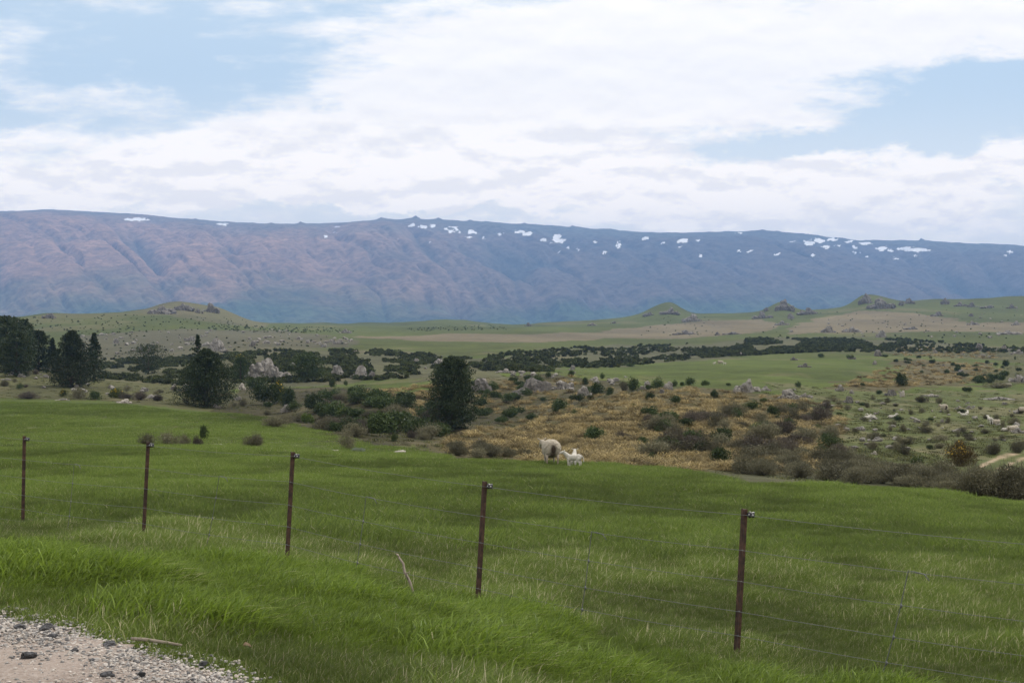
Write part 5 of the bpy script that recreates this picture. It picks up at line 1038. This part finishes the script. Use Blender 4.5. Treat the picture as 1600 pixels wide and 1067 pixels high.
def lamb_mesh(up=0.0, turn=0.0, lie=False):
    """a lamb; up lifts the head, turn swings it sideways"""
    dz = -.24 if lie else 0
    hx, hy = .40+.03*up, turn
    P = [('b', (0, 0, .37+dz), (.27, .105, .115)), ('b', (-.17, 0, .375+dz), (.13, .11, .125)), ('b', (.16, 0, .37+dz), (.12, .10, .12)),
         ('c', [(.20, 0, .40+dz), (.30, hy*.4, .50+dz), (hx-.02, hy*.9, .57+dz)], [.100, .076, .058]),
         ('c', [(hx-.02, hy, .575+dz), (hx+.06, hy*1.15, .55+dz), (hx+.12, hy*1.3, .52+dz)], [.055, .044, .027]),
         ('c', [(hx-.04, hy+.045, .60+dz), (hx-.06, hy+.10, .625+dz), (hx-.07, hy+.145, .635+dz)], [.015, .020, .008]), ('c', [(hx-.04, hy-.045, .60+dz), (hx-.06, hy-.10, .625+dz), (hx-.07, hy-.145, .635+dz)], [.015, .020, .008]),
         ('c', [(-.28, 0, .44+dz), (-.345, .01, .36+dz), (-.37, .015, .22+dz*.6)], [.028, .024, .02])]
    if not lie:
        for sy, fx in ((1, .02), (-1, -.03)):
            P.append(('c', [(.18+fx, sy*.06, .34), (.185+fx, sy*.062, .19), (.18+fx, sy*.062, .04), (.195+fx, sy*.062, .015)], [.052, .030, .022, .028]))
            P.append(('c', [(-.20+fx, sy*.065, .34), (-.17+fx, sy*.068, .26), (-.245+fx, sy*.068, .165), (-.225+fx, sy*.068, .04), (-.21+fx, sy*.068, .015)], [.075, .055, .030, .022, .028]))
    spec = [((hx+.13, hy*1.3, .52+dz), (.04, .05, .04), (.50, .36, .32)), ((-.29, 0, .35+dz), (.05, .045, .07), (.12, .09, .07))]
    return sdf_mesh('lamb', P, .0095, lambda V: lerpc(V, (.50, .475, .42), spec), lambda V: .3*sstep(V[:, 2], .22+dz, .3+dz), 5)
EWE, LAMB, LAMB2 = ewe_mesh(), lamb_mesh(0, .05), lamb_mesh(1, .0); EWEL, LAMBL = ewe_mesh(True), lamb_mesh(.3, .04, True)
for q_ in (EWE, LAMB, LAMB2, EWEL, LAMBL): q_.materials.clear(); q_.materials.append(M_WOOL)
def animal(name, me, px, py, d, head, scale, label, cat, group=None, hz=None):
    x = (px-800)/F*d; o = link(name, me, loc=(x, d, gz_at(x, d)-.01), label=label, cat=cat, group=group)
    o.rotation_euler = (0, 0, math.radians(head)); o.scale = (scale,)*3; return o
animal('ewe', EWE, 860.5, 727, 53, 97, .98, 'shaggy ewe seen from behind with a dark stained rump standing at the paddock edge', 'sheep')
animal('lamb', LAMB, 896.5, 729, 52, 174, .92, 'white lamb standing side-on with its head turned to the ewe', 'lamb')
animal('lamb', LAMB2, 896.5, 727, 52.8, 82, .92, 'second lamb hidden behind the side-on one, only its head and ears showing', 'lamb')
SHP = [ # mesh, px, py, heading, scale, label
 (EWE, 1475, 646, 100, 1.05, 'ewe', 'white ewe standing on the right-hand slope beside the flat green bush', 'sheep'), (LAMBL, 1355, 655, 20, 1.3, 'lamb', 'left one of two lambs lying in the grass below the scattered rocks', 'lamb'), (LAMBL, 1362, 655, 160, 1.3, 'lamb', 'right one of two lambs lying in the grass below the scattered rocks', 'lamb'),
 (LAMBL, 1394, 655, 10, 1.4, 'lamb', 'lamb lying against the flat green bush', 'lamb'), (LAMBL, 1506, 650, 170, 1.3, 'lamb', 'left lamb of the pair lying on bare earth', 'lamb'), (LAMBL, 1511, 649, 60, 1.3, 'lamb', 'right lamb of the pair lying on bare earth', 'lamb'), (LAMB, 1547, 663, 95, 1.35, 'lamb', 'white lamb standing up near the right edge', 'lamb'), (EWEL, 1555, 663, 10, .8, 'ewe', 'white sheep lying beside the standing lamb near the right edge', 'sheep'),
 (EWEL, 1583, 676, 190, .9, 'ewe', 'white sheep lying by the rocks at the right edge', 'sheep'), (LAMBL, 1571, 675, 20, 1.2, 'lamb', 'small lamb lying left of the sheep by the right-edge rocks', 'lamb'), (EWE, 1577, 606, 95, 1.0, 'ewe', 'dark-faced ewe standing alone in the small green paddock at right', 'sheep'), (EWE, 1598, 647, 0, .9, 'ewe', 'white sheep cut off by the right edge of the photo', 'sheep'),
 (EWE, 1125, 569, 0, 1.2, 'ewe', 'distant sheep in the big green paddock', 'sheep'), (LAMB, 1116, 570, 30, 1.3, 'lamb', 'tiny distant lamb left of the sheep in the big green paddock', 'lamb'), (LAMB, 1132, 570, 170, 1.3, 'lamb', 'tiny distant lamb right of the sheep in the big green paddock', 'lamb')]
for me, px, py, hd, s_, nm, lb, ct in SHP:
    p = at(px, py, 60); animal(nm, me, px, py, p.y, hd, s_, lb, ct)
# two dark cattle at the upper edge of the big paddock
def cow_mesh():
    P = [('b', (0, 0, .95), (.80, .34, .36)), ('b', (-.5, 0, .98), (.38, .33, .34)), ('b', (.5, 0, .95), (.38, .32, .38)), ('c', [(.7, 0, 1.0), (1.0, 0, .80), (1.12, 0, .62)], [.24, .17, .14]), ('c', [(1.1, 0, .6), (1.28, 0, .36)], [.13, .08]),
         ('c', [(1.05, .1, .72), (1.02, .28, .76)], [.05, .03]), ('c', [(1.05, -.1, .72), (1.02, -.28, .76)], [.05, .03]), ('c', [(-.86, 0, 1.15), (-.92, 0, .6)], [.04, .03])]
    for sy in (1, -1):
        P += [('c', [(.5, sy*.2, .8), (.52, sy*.2, .42), (.50, sy*.2, .04)], [.14, .075, .055]), ('c', [(-.6, sy*.2, .85), (-.52, sy*.2, .6), (-.68, sy*.2, .42), (-.64, sy*.2, .04)], [.2, .12, .07, .055])]
    return sdf_mesh('cow', P, .035, lambda V: lerpc(V, (.035, .022, .016), [((.5, 0, .9), (.2, .5, .5), (.5, .46, .42))]), lambda V: 0*V[:, 0])
cw = cow_mesh(); cw.materials.clear(); cw.materials.append(M_WOOL)
p = at(1155, 557, 300); animal('cow', cw, 1155, 557, p.y, 10, 1.15, 'dark cow with a pale front grazing at the top edge of the big green paddock', 'cow')
